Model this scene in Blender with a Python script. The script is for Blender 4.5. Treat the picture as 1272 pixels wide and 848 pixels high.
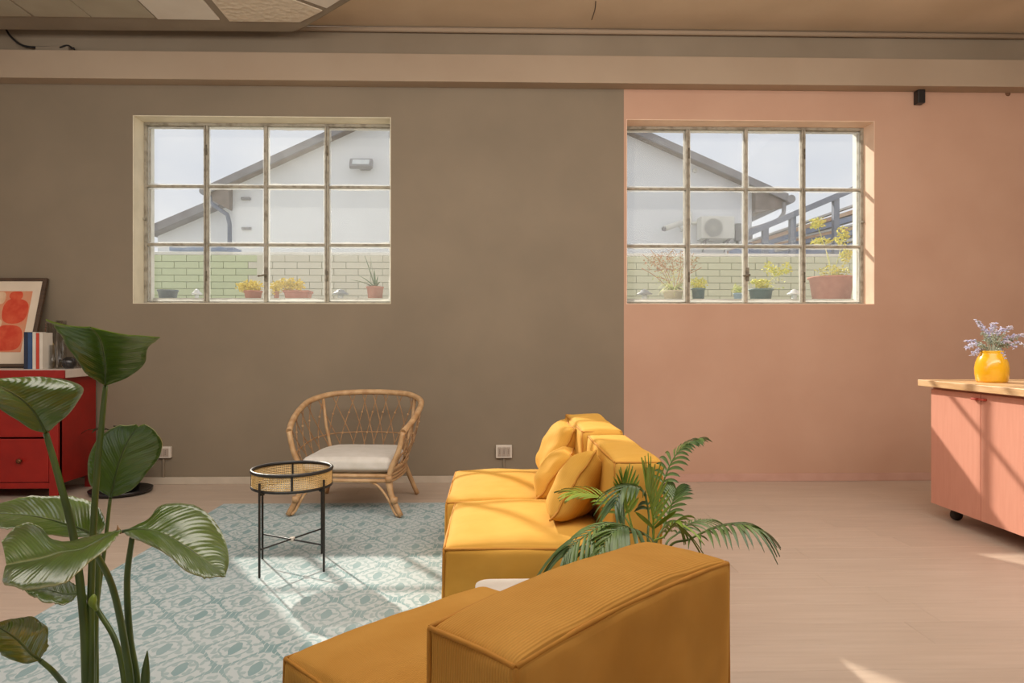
import bpy, bmesh, math, random
from mathutils import Vector, Matrix, noise, Quaternion
C = bpy.context.scene.collection
for o in list(bpy.data.objects): bpy.data.objects.remove(o)
PI = math.pi
# ------------------------------------------------------------------ camera, sky, sun, lights, exposure
YAW = math.radians(1.4); EYE = 1.1; FP = 848.0
cam = bpy.data.cameras.new('camera'); cam.lens = 24; cam.sensor_width = 36; cam.clip_start = .05
co = bpy.data.objects.new('camera', cam); C.objects.link(co)
co.location = (0, 0, EYE); co.rotation_euler = (PI/2, 0, -YAW)
bpy.context.scene.camera = co
vs = bpy.context.scene.view_settings
vs.view_transform = 'Standard'; vs.look = 'None'; vs.gamma = 1; vs.use_curve_mapping = False; vs.exposure = 0.0

def lin(c):
    f = lambda v: v/12.92 if v <= .04045 else ((v+.055)/1.055)**2.4
    return tuple(f(x/255.) for x in c) + (1,)

w = bpy.data.worlds.new('sky'); bpy.context.scene.world = w; w.use_nodes = True
nt = w.node_tree; nt.nodes.clear()
def N(nt, t, **k):
    n = nt.nodes.new(t)
    for a, b in k.items():
        if hasattr(n, a): setattr(n, a, b)
    return n
tc = N(nt, 'ShaderNodeTexCoord'); mp = N(nt, 'ShaderNodeMapping'); mp.inputs['Scale'].default_value = (1, 1, 2.2)
nz = N(nt, 'ShaderNodeTexNoise'); nz.inputs['Scale'].default_value = 3.0; nz.inputs['Detail'].default_value = 6; nz.inputs['Roughness'].default_value = .5
cr = N(nt, 'ShaderNodeValToRGB'); cr.color_ramp.elements[0].position = .36; cr.color_ramp.elements[1].position = .62
cr.color_ramp.elements[0].color = lin((203, 209, 219)); cr.color_ramp.elements[1].color = lin((231, 232, 233))
bg = N(nt, 'ShaderNodeBackground'); bg.inputs['Strength'].default_value = 1.08
ow = N(nt, 'ShaderNodeOutputWorld')
L = nt.links.new
L(tc.outputs['Generated'], mp.inputs['Vector']); L(mp.outputs[0], nz.inputs['Vector']); L(nz.outputs['Fac'], cr.inputs[0])
L(cr.outputs[0], bg.inputs[0]); L(bg.outputs[0], ow.inputs[0])

sd = bpy.data.lights.new('sun', 'SUN'); sd.energy = 5.6; sd.angle = math.radians(.9); sd.color = (1, .93, .80)
so = bpy.data.objects.new('sun', sd); C.objects.link(so); so.location = (-6, 14, 9)
so.rotation_euler = Vector((.67, -1.0, -.75)).to_track_quat('-Z', 'Y').to_euler()

def area(name, loc, size, size_y, energy, color, target):
    d = bpy.data.lights.new(name, 'AREA'); d.shape = 'RECTANGLE'; d.size = size; d.size_y = size_y; d.energy = energy; d.color = color
    o = bpy.data.objects.new(name, d); C.objects.link(o); o.location = loc
    o.rotation_euler = (Vector(target)-Vector(loc)).to_track_quat('-Z', 'Y').to_euler()
    return o
area('rear_fill', (0.2, -1.0, 3.3), 7, 2.6, 26, (1, .965, .915), (0.2, 2.0, 0))  # added soft fill behind the camera, stands for no known fixture
area('overhead_fill', (0.3, 1.9, 3.44), 6, 2.2, 95, (1, .965, .915), (0.3, 2.2, 0))  # added overhead fill for floor and sofa tops, out of frame
area('bounce_fill', (0.2, -1.6, .5), 8, 1.6, 16, (1, .95, .88), (0.2, 2.6, 3.5))  # added low fill imitating bounce from a sunlit floor behind the camera
area('back_wall_fill', (0.3, 1.3, 2.65), 8, .7, 116, (1, .95, .88), (0.3, 5.3, 3.1))  # unseen fill added to brighten back wall, beam and ceiling
area('left_fill', (-4.85, 2.0, 1.9), 4.0, 1.4, 13, (.93, .95, 1), (0, 2.6, 1.0))  # added cool side fill; the left wall has no window

# ------------------------------------------------------------------ materials
def new_mat(name):
    m = bpy.data.materials.new(name); m.use_nodes = True
    return m, m.node_tree, m.node_tree.nodes['Principled BSDF']
def mat(name, col, rough=.6, col2=None, scale=8, detail=4, bump=0, bscale=60, metal=0, coat=0, spec=None, sheen=0, trans=0, emis=0, stretch=(1,1,1), rnd=0, coords='Object', contrast=(.35,.65), subs=0):
    m, t, p = new_mat(name); l = t.links.new
    c1 = lin(col); p.inputs['Base Color'].default_value = c1
    p.inputs['Roughness'].default_value = rough; p.inputs['Metallic'].default_value = metal
    if coat: p.inputs['Coat Weight'].default_value = coat; p.inputs['Coat Roughness'].default_value = .15
    if spec is not None: p.inputs['Specular IOR Level'].default_value = spec
    if sheen: p.inputs['Sheen Weight'].default_value = sheen; p.inputs['Sheen Roughness'].default_value = .4; p.inputs['Sheen Tint'].default_value = c1
    if subs:
        p.inputs['Subsurface Weight'].default_value = subs; p.inputs['Subsurface Scale'].default_value = .02
    tcn = N(t, 'ShaderNodeTexCoord'); mpn = N(t, 'ShaderNodeMapping'); mpn.inputs['Scale'].default_value = stretch
    l(tcn.outputs[coords], mpn.inputs['Vector'])
    src = None
    if col2 is not None:
        n = N(t, 'ShaderNodeTexNoise'); n.inputs['Scale'].default_value = scale; n.inputs['Detail'].default_value = detail
        l(mpn.outputs[0], n.inputs['Vector'])
        r = N(t, 'ShaderNodeValToRGB'); r.color_ramp.elements[0].position, r.color_ramp.elements[1].position = contrast
        r.color_ramp.elements[0].color = c1; r.color_ramp.elements[1].color = lin(col2)
        l(n.outputs['Fac'], r.inputs[0]); src = r.outputs[0]
    if rnd:
        oi = N(t, 'ShaderNodeObjectInfo'); hv = N(t, 'ShaderNodeHueSaturation')
        mr = N(t, 'ShaderNodeMapRange'); mr.inputs['To Min'].default_value = 1-rnd; mr.inputs['To Max'].default_value = 1+rnd
        l(oi.outputs['Random'], mr.inputs['Value']); l(mr.outputs[0], hv.inputs['Value'])
        if src is not None: l(src, hv.inputs['Color'])
        else: hv.inputs['Color'].default_value = c1
        src = hv.outputs[0]
    if src is not None: l(src, p.inputs['Base Color'])
    if bump:
        n2 = N(t, 'ShaderNodeTexNoise'); n2.inputs['Scale'].default_value = bscale; n2.inputs['Detail'].default_value = 3
        l(mpn.outputs[0], n2.inputs['Vector'])
        b = N(t, 'ShaderNodeBump'); b.inputs['Strength'].default_value = bump; b.inputs['Distance'].default_value = .01
        l(n2.outputs['Fac'], b.inputs['Height']); l(b.outputs[0], p.inputs['Normal'])
    return m
M = {}
M['grey_wall'] = mat('grey_wall_paint', (136, 121, 101), .75, (128, 114, 95), scale=1.6, detail=6, bump=.06, bscale=14)
M['pink_wall'] = mat('pink_wall_paint', (196, 157, 133), .75, (189, 149, 125), scale=1.5, detail=6, bump=.06, bscale=14)
M['beam'] = mat('beam_paint', (170, 150, 128), .8, (162, 141, 119), scale=1.2, detail=5, bump=.05, bscale=10)
M['upper'] = mat('upper_plaster', (150, 134, 114), .85, (138, 122, 102), scale=1.3, detail=7, bump=.12, bscale=9)
M['ceil'] = mat('ceiling_plaster', (206, 184, 156), .85, (194, 172, 144), scale=1.4, detail=7, bump=.1, bscale=12)
M['side_wall'] = mat('side_wall_paint', (200, 186, 168), .8, (192, 178, 160), scale=1.3)
M['floor_base'] = mat('floor_underlay', (120, 98, 80), .8, (110, 90, 74))
M['plank'] = mat('oak_plank', (196, 177, 160), .40, (186, 166, 148), scale=7, detail=7, stretch=(.35, 6, 1), rnd=.035, contrast=(.3, .7), spec=.4)
M['white_trim'] = mat('cream_trim_paint', (196, 182, 164), .55, (184, 170, 152), scale=6)
M['pink_trim'] = mat('pink_trim_paint', (198, 157, 140), .6, (190, 148, 130), scale=6)
M['lining'] = mat('white_masonry_paint', (236, 236, 230), .7, (222, 222, 214), scale=12, bump=.1)
M['steel_frame'] = mat('weathered_window_paint', (166, 158, 142), .55, (122, 114, 98), scale=22, detail=6, bump=.15, contrast=(.45, .72))
M['iron'] = mat('aged_iron', (96, 88, 76), .5, (132, 122, 104), scale=40, metal=.3)
M['dark'] = mat('matte_black_metal', (52, 50, 48), .42, (48, 45, 42), scale=30, metal=.4)
M['black'] = mat('black_plastic', (26, 24, 24), .35, (34, 32, 32), scale=20)
M['rattan'] = mat('natural_rattan', (198, 162, 120), .5, (172, 132, 90), scale=18, detail=5, stretch=(1, 1, 1), bump=.1, bscale=90)
M['rattan_core'] = mat('rattan_lattice_strand', (172, 134, 94), .55, (144, 106, 70), scale=30)
M['cane'] = mat('woven_cane', (222, 190, 132), .5, (202, 165, 104), scale=30)
M['cushion'] = mat('off_white_cotton', (216, 210, 202), .9, (206, 200, 190), scale=14, bump=.15, bscale=300, sheen=.2)
M['red'] = mat('red_paint', (152, 28, 20), .4, (140, 23, 17), scale=10)
M['cream_top'] = mat('pale_top_paint', (206, 192, 180), .35, (196, 182, 170), scale=10)
M['knob_brass'] = mat('aged_brass', (120, 74, 44), .4, (96, 58, 36), metal=.6)
M['salmon'] = mat('salmon_cabinet_paint', (218, 154, 132), .5, (214, 149, 127), scale=9, stretch=(1, 6, .6))
M['red_handle'] = mat('red_handle_paint', (196, 84, 66), .4, (184, 74, 58))
M['worktop'] = mat('pale_solid_oak', (226, 190, 146), .4, (206, 165, 118), scale=10, detail=6, stretch=(5, .6, 5))
M['rubber'] = mat('dark_castor_rubber', (40, 34, 30), .6, (54, 46, 40))
M['yellow_glaze'] = mat('yellow_glaze', (236, 180, 34), .18, (226, 166, 22), scale=8, coat=.6)
M['lilac'] = mat('lilac_petals', (186, 180, 214), .8, (214, 212, 226), scale=60)
M['sage'] = mat('sage_stem', (150, 160, 140), .8, (176, 184, 168), scale=50)
M['dark_wood'] = mat('dark_wood_frame', (84, 62, 44), .5, (66, 48, 34), scale=12, stretch=(1, 1, 5))
M['mat_board'] = mat('mat_board', (222, 204, 182), .8, (214, 196, 174), scale=5)
M['print_bg'] = mat('print_salmon', (214, 128, 92), .8, (206, 146, 112), scale=12)
M['print_red'] = mat('print_red', (200, 62, 36), .8, (212, 88, 56), scale=18)
M['print_pale'] = mat('print_pale', (224, 190, 156), .8, (212, 170, 136), scale=18)
M['book_blue'] = mat('blue_cloth_cover', (54, 82, 122), .6, (44, 68, 104)); M['book_navy'] = mat('navy_cloth_cover', (36, 44, 66), .6, (30, 38, 56))
M['book_white'] = mat('white_paper_cover', (214, 204, 190), .6, (200, 190, 176)); M['book_red'] = mat('red_paper_cover', (196, 66, 44), .5, (180, 56, 38))
M['paper'] = mat('page_block', (226, 216, 198), .9, (214, 204, 186), scale=200, stretch=(1, 1, .02))
M['olive'] = mat('olive_wax', (160, 138, 84), .6, (148, 126, 74))
M['ceramic_black'] = mat('black_ceramic', (28, 26, 27), .25, (40, 38, 38), coat=.3)
M['plate'] = mat('ivory_switch_plastic', (214, 202, 188), .35, (206, 194, 180))
M['slot'] = mat('grey_switch_plastic', (176, 160, 146), .4, (166, 150, 136))
M['petiole'] = mat('green_leaf_stalk', (92, 112, 48), .42, (66, 88, 36), scale=9, detail=4, stretch=(3, 3, .6), coat=.2)
M['pot_grey'] = mat('grey_fibre_pot', (120, 116, 110), .7, (100, 96, 92)); M['soil'] = mat('potting_soil', (52, 38, 28), .95, (36, 26, 20), scale=40, bump=.6, bscale=60)
M['dark_leaf'] = mat('dark_house_plant_leaf', (62, 70, 44), .45, (44, 54, 34), scale=15)
M['terracotta'] = mat('terracotta', (192, 130, 112), .75, (180, 116, 98), scale=14)
M['terracotta2'] = mat('faded_brick_red_plastic', (190, 126, 110), .6, (176, 110, 94), scale=14)
M['pot_teal'] = mat('dark_teal_pot', (88, 120, 122), .55, (70, 102, 106)); M['pot_slate'] = mat('slate_pot', (112, 126, 136), .6, (94, 108, 120))
M['pot_blue'] = mat('pale_blue_pot', (150, 178, 196), .6, (130, 160, 182)); M['pot_beige'] = mat('beige_pot', (196, 186, 158), .7, (180, 170, 142))
M['house'] = mat('white_render', (236, 238, 240), .8, (226, 228, 230), scale=.8, detail=6, bump=.05, bscale=6)
M['roof'] = mat('grey_brown_fascia', (150, 148, 150), .7, (134, 130, 132), scale=3)
M['soffit'] = mat('timber_soffit', (150, 138, 130), .8, (132, 120, 112), scale=4)
M['gutter'] = mat('grey_gutter', (136, 134, 136), .5, (152, 150, 152), scale=4)
M['ac'] = mat('ivory_painted_metal', (228, 226, 216), .5, (218, 216, 206)); M['grille'] = mat('grey_fan_grille', (128, 128, 126), .5, (142, 142, 140))
M['brick_green'] = mat('sage_green_block_paint', (210, 222, 184), .8, (202, 214, 174), scale=4, rnd=.03)
M['brick_pale'] = mat('pale_beige_block_paint', (226, 224, 208), .8, (218, 216, 198), scale=4, rnd=.03)
M['brick_olive'] = mat('pale_olive_block_paint', (216, 221, 194), .8, (206, 212, 184), scale=4, rnd=.03)
M['joint'] = mat('block_joint', (184, 190, 166), .9, (174, 180, 156))
M['cap'] = mat('white_coping', (236, 236, 228), .7, (224, 224, 216))
M['slate_sheet'] = mat('slate_blue_sheet', (112, 130, 168), .5, (142, 156, 186), scale=5); M['pale_sheet'] = mat('pale_metal_sheet', (214, 212, 210), .5, (200, 196, 192), scale=5)
M['rust_sheet'] = mat('rusty_sheet', (196, 150, 124), .7, (214, 182, 156), scale=7); M['steel_post'] = mat('blue_grey_steel', (112, 120, 138), .5, (132, 138, 154), scale=6)
M['ground'] = mat('pale_concrete', (190, 188, 178), .85, (176, 174, 164), scale=3)
M['yellow_leaf'] = mat('yellow_green_foliage', (226, 220, 108), .7, (202, 206, 92), scale=9)
M['yellow_flower'] = mat('yellow_flower_foliage', (240, 218, 96), .7, (214, 196, 92), scale=12)
M['pale_leaf'] = mat('pale_green_foliage', (190, 204, 112), .7, (230, 230, 176), scale=12)
M['aloe'] = mat('aloe_leaf', (104, 130, 88), .5, (84, 110, 70), scale=9); M['dry'] = mat('dry_reddish_twig', (186, 128, 98), .8, (172, 148, 96), scale=16)
M['lamp_white'] = mat('white_garden_lamp', (224, 228, 228), .5, (206, 212, 214)); M['lamp_grey'] = mat('grey_garden_lamp', (150, 156, 160), .5, (136, 142, 148))
M['tile_dark'] = mat('smooth_ceiling_board', (168, 158, 138), .7, (158, 147, 126), scale=3, detail=6)
M['tile_light'] = mat('white_ceiling_board', (214, 204, 190), .7, (206, 195, 180), scale=3)
M['panel_frame'] = mat('ceiling_grid_paint', (140, 126, 108), .75, (130, 116, 98), scale=3)
M['white_table'] = mat('white_lacquer', (206, 198, 188), .35, (218, 212, 204))
M['crack'] = mat('plaster_crack', (84, 70, 58), .9, (74, 60, 50))
M['rust'] = mat('rust_spot', (128, 92, 66), .9, (116, 80, 56))

# bumpy ceiling tile
m, t, p = new_mat('dimpled_ceiling_tile'); l = t.links.new
p.inputs['Base Color'].default_value = lin((206, 190, 168)); p.inputs['Roughness'].default_value = .7
tcn = N(t, 'ShaderNodeTexCoord'); vo = N(t, 'ShaderNodeTexVoronoi'); vo.inputs['Scale'].default_value = 26
b = N(t, 'ShaderNodeBump'); b.inputs['Strength'].default_value = .5; b.inputs['Distance'].default_value = .012
l(tcn.outputs['Object'], vo.inputs['Vector']); l(vo.outputs['Distance'], b.inputs['Height']); l(b.outputs[0], p.inputs['Normal'])
M['tile_bumpy'] = m

# sofa fabric: corduroy ribs along the length
def corduroy(name, c1, c2, rib=260, strength=.35, lo=.91):
    m, t, p = new_mat(name); l = t.links.new
    p.inputs['Roughness'].default_value = .82; p.inputs['Sheen Weight'].default_value = .35; p.inputs['Sheen Roughness'].default_value = .45
    p.inputs['Sheen Tint'].default_value = lin((240, 190, 90)); p.inputs['Specular IOR Level'].default_value = .25
    tcn = N(t, 'ShaderNodeTexCoord')
    n = N(t, 'ShaderNodeTexNoise'); n.inputs['Scale'].default_value = 5; n.inputs['Detail'].default_value = 5
    l(tcn.outputs['Object'], n.inputs['Vector'])
    r = N(t, 'ShaderNodeValToRGB'); r.color_ramp.elements[0].position = .35; r.color_ramp.elements[1].position = .68
    r.color_ramp.elements[0].color = lin(c1); r.color_ramp.elements[1].color = lin(c2)
    l(n.outputs['Fac'], r.inputs[0])
    sx = N(t, 'ShaderNodeSeparateXYZ'); l(tcn.outputs['Object'], sx.inputs[0])
    mu = N(t, 'ShaderNodeMath', operation='MULTIPLY'); mu.inputs[1].default_value = 2*PI*rib; l(sx.outputs['Y'], mu.inputs[0])
    si = N(t, 'ShaderNodeMath', operation='SINE'); l(mu.outputs[0], si.inputs[0])
    mr = N(t, 'ShaderNodeMapRange'); mr.inputs['From Min'].default_value = -1; mr.inputs['To Min'].default_value = lo; mr.inputs['To Max'].default_value = 1.02
    l(si.outputs[0], mr.inputs['Value'])
    hs = N(t, 'ShaderNodeHueSaturation'); l(r.outputs[0], hs.inputs['Color']); l(mr.outputs[0], hs.inputs['Value'])
    l(hs.outputs[0], p.inputs['Base Color'])
    b = N(t, 'ShaderNodeBump'); b.inputs['Strength'].default_value = strength; b.inputs['Distance'].default_value = .0015
    l(si.outputs[0], b.inputs['Height'])
    n2 = N(t, 'ShaderNodeTexNoise'); n2.inputs['Scale'].default_value = 9; l(tcn.outputs['Object'], n2.inputs['Vector'])
    b2 = N(t, 'ShaderNodeBump'); b2.inputs['Strength'].default_value = .25; b2.inputs['Distance'].default_value = .02
    l(n2.outputs['Fac'], b2.inputs['Height']); l(b.outputs[0], b2.inputs['Normal']); l(b2.outputs[0], p.inputs['Normal'])
    return m
M['cord'] = corduroy('mustard_corduroy', (190, 134, 56), (200, 146, 68), rib=185)
M['cord_far'] = corduroy('mustard_fabric', (202, 150, 60), (210, 160, 72), rib=150, strength=.06, lo=.97)
M['piping'] = mat('mustard_piping', (190, 132, 46), .8, (180, 122, 40), scale=20, sheen=.3)

# large glossy leaf: stripes follow the u,v of the blade
def leaf_mat(name, c1, c2, rough=.3):
    m, t, p = new_mat(name); l = t.links.new
    p.inputs['Roughness'].default_value = rough; p.inputs['Coat Weight'].default_value = 1; p.inputs['Coat Roughness'].default_value = .26; p.inputs['Coat IOR'].default_value = 2.3
    uv = N(t, 'ShaderNodeUVMap'); sx = N(t, 'ShaderNodeSeparateXYZ'); l(uv.outputs[0], sx.inputs[0])
    # u across (0..1, .5 midrib), v along; veins sweep outwards and forwards
    a = N(t, 'ShaderNodeMath', operation='SUBTRACT'); a.inputs[1].default_value = .5; l(sx.outputs['X'], a.inputs[0])
    ab = N(t, 'ShaderNodeMath', operation='ABSOLUTE'); l(a.outputs[0], ab.inputs[0])
    s1 = N(t, 'ShaderNodeMath', operation='MULTIPLY'); s1.inputs[1].default_value = .55; l(ab.outputs[0], s1.inputs[0])
    sb = N(t, 'ShaderNodeMath', operation='SUBTRACT'); l(sx.outputs['Y'], sb.inputs[0]); l(s1.outputs[0], sb.inputs[1])
    mu = N(t, 'ShaderNodeMath', operation='MULTIPLY'); mu.inputs[1].default_value = 190; l(sb.outputs[0], mu.inputs[0])
    si = N(t, 'ShaderNodeMath', operation='SINE'); l(mu.outputs[0], si.inputs[0])
    nn = N(t, 'ShaderNodeTexNoise'); nn.inputs['Scale'].default_value = 7
    tcn = N(t, 'ShaderNodeTexCoord'); l(tcn.outputs['Object'], nn.inputs['Vector'])
    r = N(t, 'ShaderNodeValToRGB'); r.color_ramp.elements[0].color = lin(c1); r.color_ramp.elements[1].color = lin(c2)
    r.color_ramp.elements[0].position = .3; r.color_ramp.elements[1].position = .7
    mx = N(t, 'ShaderNodeMath', operation='MULTIPLY_ADD'); mx.inputs[1].default_value = .06; l(si.outputs[0], mx.inputs[0]); l(nn.outputs['Fac'], mx.inputs[2])
    l(mx.outputs[0], r.inputs[0])
    rim = N(t, 'ShaderNodeMapRange'); rim.inputs['From Min'].default_value = .468; rim.inputs['From Max'].default_value = .5; l(ab.outputs[0], rim.inputs['Value'])
    rib = N(t, 'ShaderNodeMapRange'); rib.inputs['From Min'].default_value = .022; rib.inputs['From Max'].default_value = .008; l(ab.outputs[0], rib.inputs['Value'])
    ma = N(t, 'ShaderNodeMath', operation='MAXIMUM'); l(rim.outputs[0], ma.inputs[0]); l(rib.outputs[0], ma.inputs[1])
    mc = N(t, 'ShaderNodeMix', data_type='RGBA'); l(ma.outputs[0], mc.inputs['Factor']); l(r.outputs[0], mc.inputs[6]); mc.inputs[7].default_value = lin((178, 182, 122))
    l(mc.outputs[2], p.inputs['Base Color'])
    b = N(t, 'ShaderNodeBump'); b.inputs['Strength'].default_value = .22; b.inputs['Distance'].default_value = .0014
    mlo = N(t, 'ShaderNodeMath', operation='MULTIPLY'); mlo.inputs[1].default_value = 52; l(sb.outputs[0], mlo.inputs[0])
    slo = N(t, 'ShaderNodeMath', operation='SINE'); l(mlo.outputs[0], slo.inputs[0])
    sm_ = N(t, 'ShaderNodeMath', operation='MULTIPLY_ADD'); sm_.inputs[1].default_value = 3.0; l(slo.outputs[0], sm_.inputs[0]); l(si.outputs[0], sm_.inputs[2])
    l(sm_.outputs[0], b.inputs['Height']); l(b.outputs[0], p.inputs['Normal']); l(b.outputs[0], p.inputs['Coat Normal'])
    tr = N(t, 'ShaderNodeBsdfTranslucent'); tr.inputs['Color'].default_value = lin((120, 150, 20)); mixs = N(t, 'ShaderNodeMixShader'); mixs.inputs[0].default_value = .34
    out = t.nodes['Material Output']; l(p.outputs[0], mixs.inputs[1]); l(tr.outputs[0], mixs.inputs[2]); l(mixs.outputs[0], out.inputs[0])
    return m
M['leaf'] = leaf_mat('bird_of_paradise_leaf', (78, 108, 24), (112, 142, 38))
M['palm'] = mat('palm_leaflet', (74, 100, 58), .38, (110, 136, 66), scale=6, coat=.25, contrast=(.4, .62))
M['palm_bright'] = mat('young_palm_leaflet', (150, 168, 56), .45, (120, 148, 54), scale=6, coat=.15)

# window glass: clear, a little grime and paint residue along the edges
def glass_mat(name, haze, tint=(1, 1, 1, 1), edge=.5):
    m, t, p = new_mat(name); l = t.links.new; t.nodes.remove(p)
    tr = N(t, 'ShaderNodeBsdfTransparent'); tr.inputs[0].default_value = tint
    gl = N(t, 'ShaderNodeBsdfGlossy'); gl.inputs['Roughness'].default_value = .03
    df = N(t, 'ShaderNodeBsdfDiffuse'); df.inputs[0].default_value = lin((238, 238, 232))
    tl = N(t, 'ShaderNodeBsdfTranslucent'); tl.inputs[0].default_value = lin((238, 238, 232))
    ad = N(t, 'ShaderNodeMixShader'); ad.inputs[0].default_value = .45; l(df.outputs[0], ad.inputs[1]); l(tl.outputs[0], ad.inputs[2])
    m1 = N(t, 'ShaderNodeMixShader'); m1.inputs[0].default_value = .008; l(tr.outputs[0], m1.inputs[1]); l(gl.outputs[0], m1.inputs[2])
    tcn = N(t, 'ShaderNodeTexCoord'); sx = N(t, 'ShaderNodeSeparateXYZ'); l(tcn.outputs['Generated'], sx.inputs[0])
    ds = []
    for ax in ('X', 'Z'):
        a = N(t, 'ShaderNodeMath', operation='SUBTRACT'); a.inputs[1].default_value = .5; l(sx.outputs[ax], a.inputs[0])
        ab = N(t, 'ShaderNodeMath', operation='ABSOLUTE'); l(a.outputs[0], ab.inputs[0]); ds.append(ab)
    mxx = N(t, 'ShaderNodeMath', operation='MAXIMUM'); l(ds[0].outputs[0], mxx.inputs[0]); l(ds[1].outputs[0], mxx.inputs[1])
    nn = N(t, 'ShaderNodeTexNoise'); nn.inputs['Scale'].default_value = 9; nn.inputs['Detail'].default_value = 5; l(tcn.outputs['Object'], nn.inputs['Vector'])
    ad2 = N(t, 'ShaderNodeMath', operation='MULTIPLY_ADD'); ad2.inputs[1].default_value = .06; l(nn.outputs['Fac'], ad2.inputs[0]); l(mxx.outputs[0], ad2.inputs[2])
    mr = N(t, 'ShaderNodeMapRange'); mr.inputs['From Min'].default_value = .490; mr.inputs['From Max'].default_value = .515
    mr.inputs['To Min'].default_value = haze; mr.inputs['To Max'].default_value = edge; l(ad2.outputs[0], mr.inputs['Value'])
    m2 = N(t, 'ShaderNodeMixShader'); l(mr.outputs[0], m2.inputs[0]); l(m1.outputs[0], m2.inputs[1]); l(ad.outputs[0], m2.inputs[2])
    l(m2.outputs[0], t.nodes['Material Output'].inputs[0])
    return m
M['glass'] = glass_mat('window_glass', .05, edge=.40); M['glass_hazy'] = glass_mat('hazy_window_glass', .075, edge=.7)
m, t, p = new_mat('clear_glassware'); t.nodes.remove(p)
lw = N(t, 'ShaderNodeLayerWeight'); lw.inputs[0].default_value = .35; tr_ = N(t, 'ShaderNodeBsdfTransparent'); tr_.inputs[0].default_value = (.90, .89, .87, 1); gl_ = N(t, 'ShaderNodeBsdfGlossy'); gl_.inputs['Roughness'].default_value = .08
ms = N(t, 'ShaderNodeMixShader'); t.links.new(lw.outputs['Facing'], ms.inputs[0]); t.links.new(tr_.outputs[0], ms.inputs[1]); t.links.new(gl_.outputs[0], ms.inputs[2]); t.links.new(ms.outputs[0], t.nodes['Material Output'].inputs[0])
M['glassware'] = m

# rug: diamond lattice with medallions
def rug_mat():
    m, t, p = new_mat('patterned_flat_rug'); l = t.links.new; p.inputs['Roughness'].default_value = .95; p.inputs['Specular IOR Level'].default_value = .1
    tcn = N(t, 'ShaderNodeTexCoord'); sx = N(t, 'ShaderNodeSeparateXYZ')
    nz = N(t, 'ShaderNodeTexNoise'); nz.inputs['Scale'].default_value = 30; l(tcn.outputs['Object'], nz.inputs['Vector'])
    l(tcn.outputs['Object'], sx.inputs[0])
    def M2(op, a, b=None, c=None):
        n = N(t, 'ShaderNodeMath', operation=op)
        for i, v in enumerate((a, b, c)):
            if v is None: continue
            if isinstance(v, (int, float)): n.inputs[i].default_value = v
            else: l(v, n.inputs[i])
        return n.outputs[0]
    wob = M2('MULTIPLY_ADD', nz.outputs['Fac'], .05, -.025)
    u = M2('ADD', M2('MULTIPLY', sx.outputs['X'], 1/.25), wob); v = M2('ADD', M2('MULTIPLY', sx.outputs['Y'], 1/.30), wob)
    cos = lambda a, k, ph=0: M2('COSINE', M2('ADD', M2('MULTIPLY', a, 2*PI*k), ph))
    # lattice lines where cos(2pi u)+cos(2pi v) is near 0 is a diamond net
    s = M2('ADD', cos(u, 1), cos(v, 1))
    net = M2('LESS_THAN', M2('ABSOLUTE', s), .17)
    star = M2('GREATER_THAN', M2('ADD', M2('MULTIPLY', M2('ABSOLUTE', s), 1), M2('MULTIPLY', cos(u, 4), .22)), 1.74)
    ring = M2('LESS_THAN', M2('ABSOLUTE', M2('SUBTRACT', M2('ABSOLUTE', s), 1.25)), .10)
    motif = M2('GREATER_THAN', M2('MULTIPLY', cos(u, 4), cos(v, 5)), .42)
    motif2 = M2('GREATER_THAN', M2('MULTIPLY', cos(u, 6, 1.0), cos(v, 3, .6)), .55)
    dash = M2('GREATER_THAN', cos(u, 12), -.88)
    f = M2('MAXIMUM', M2('MAXIMUM', M2('MULTIPLY', net, dash), star), M2('MAXIMUM', M2('MULTIPLY', ring, .75), M2('MULTIPLY', M2('MAXIMUM', motif, motif2), .62)))
    nb = N(t, 'ShaderNodeTexNoise'); nb.inputs['Scale'].default_value = 2.5; nb.inputs['Detail'].default_value = 4; l(tcn.outputs['Object'], nb.inputs['Vector'])
    wear = N(t, 'ShaderNodeMapRange'); wear.inputs['From Min'].default_value = .3; wear.inputs['From Max'].default_value = .7; wear.inputs['To Min'].default_value = .55; wear.inputs['To Max'].default_value = 1; l(nb.outputs['Fac'], wear.inputs['Value'])
    f = M2('MULTIPLY', f, wear.outputs[0])
    mc = N(t, 'ShaderNodeMix', data_type='RGBA'); l(f, mc.inputs['Factor']); mc.inputs[6].default_value = lin((186, 195, 196)); mc.inputs[7].default_value = lin((126, 154, 156))
    l(mc.outputs[2], p.inputs['Base Color'])
    nf = N(t, 'ShaderNodeTexNoise'); nf.inputs['Scale'].default_value = 400; l(tcn.outputs['Object'], nf.inputs['Vector'])
    b = N(t, 'ShaderNodeBump'); b.inputs['Strength'].default_value = .3; b.inputs['Distance'].default_value = .003; l(nf.outputs['Fac'], b.inputs['Height']); l(b.outputs[0], p.inputs['Normal'])
    return m
M['rug'] = rug_mat()

# ------------------------------------------------------------------ geometry helpers
def ray(px, py):
    a = (px-636)/FP; b = (424-py)/FP
    return a*math.cos(YAW)+math.sin(YAW), -a*math.sin(YAW)+math.cos(YAW), b
def at(px, py, Y):
    r = ray(px, py); k = Y/r[1]; return Vector((r[0]*k, Y, EYE+r[2]*k))
def atz(px, py, z):
    r = ray(px, py); k = (z-EYE)/r[2]; return Vector((r[0]*k, r[1]*k, z))

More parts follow.
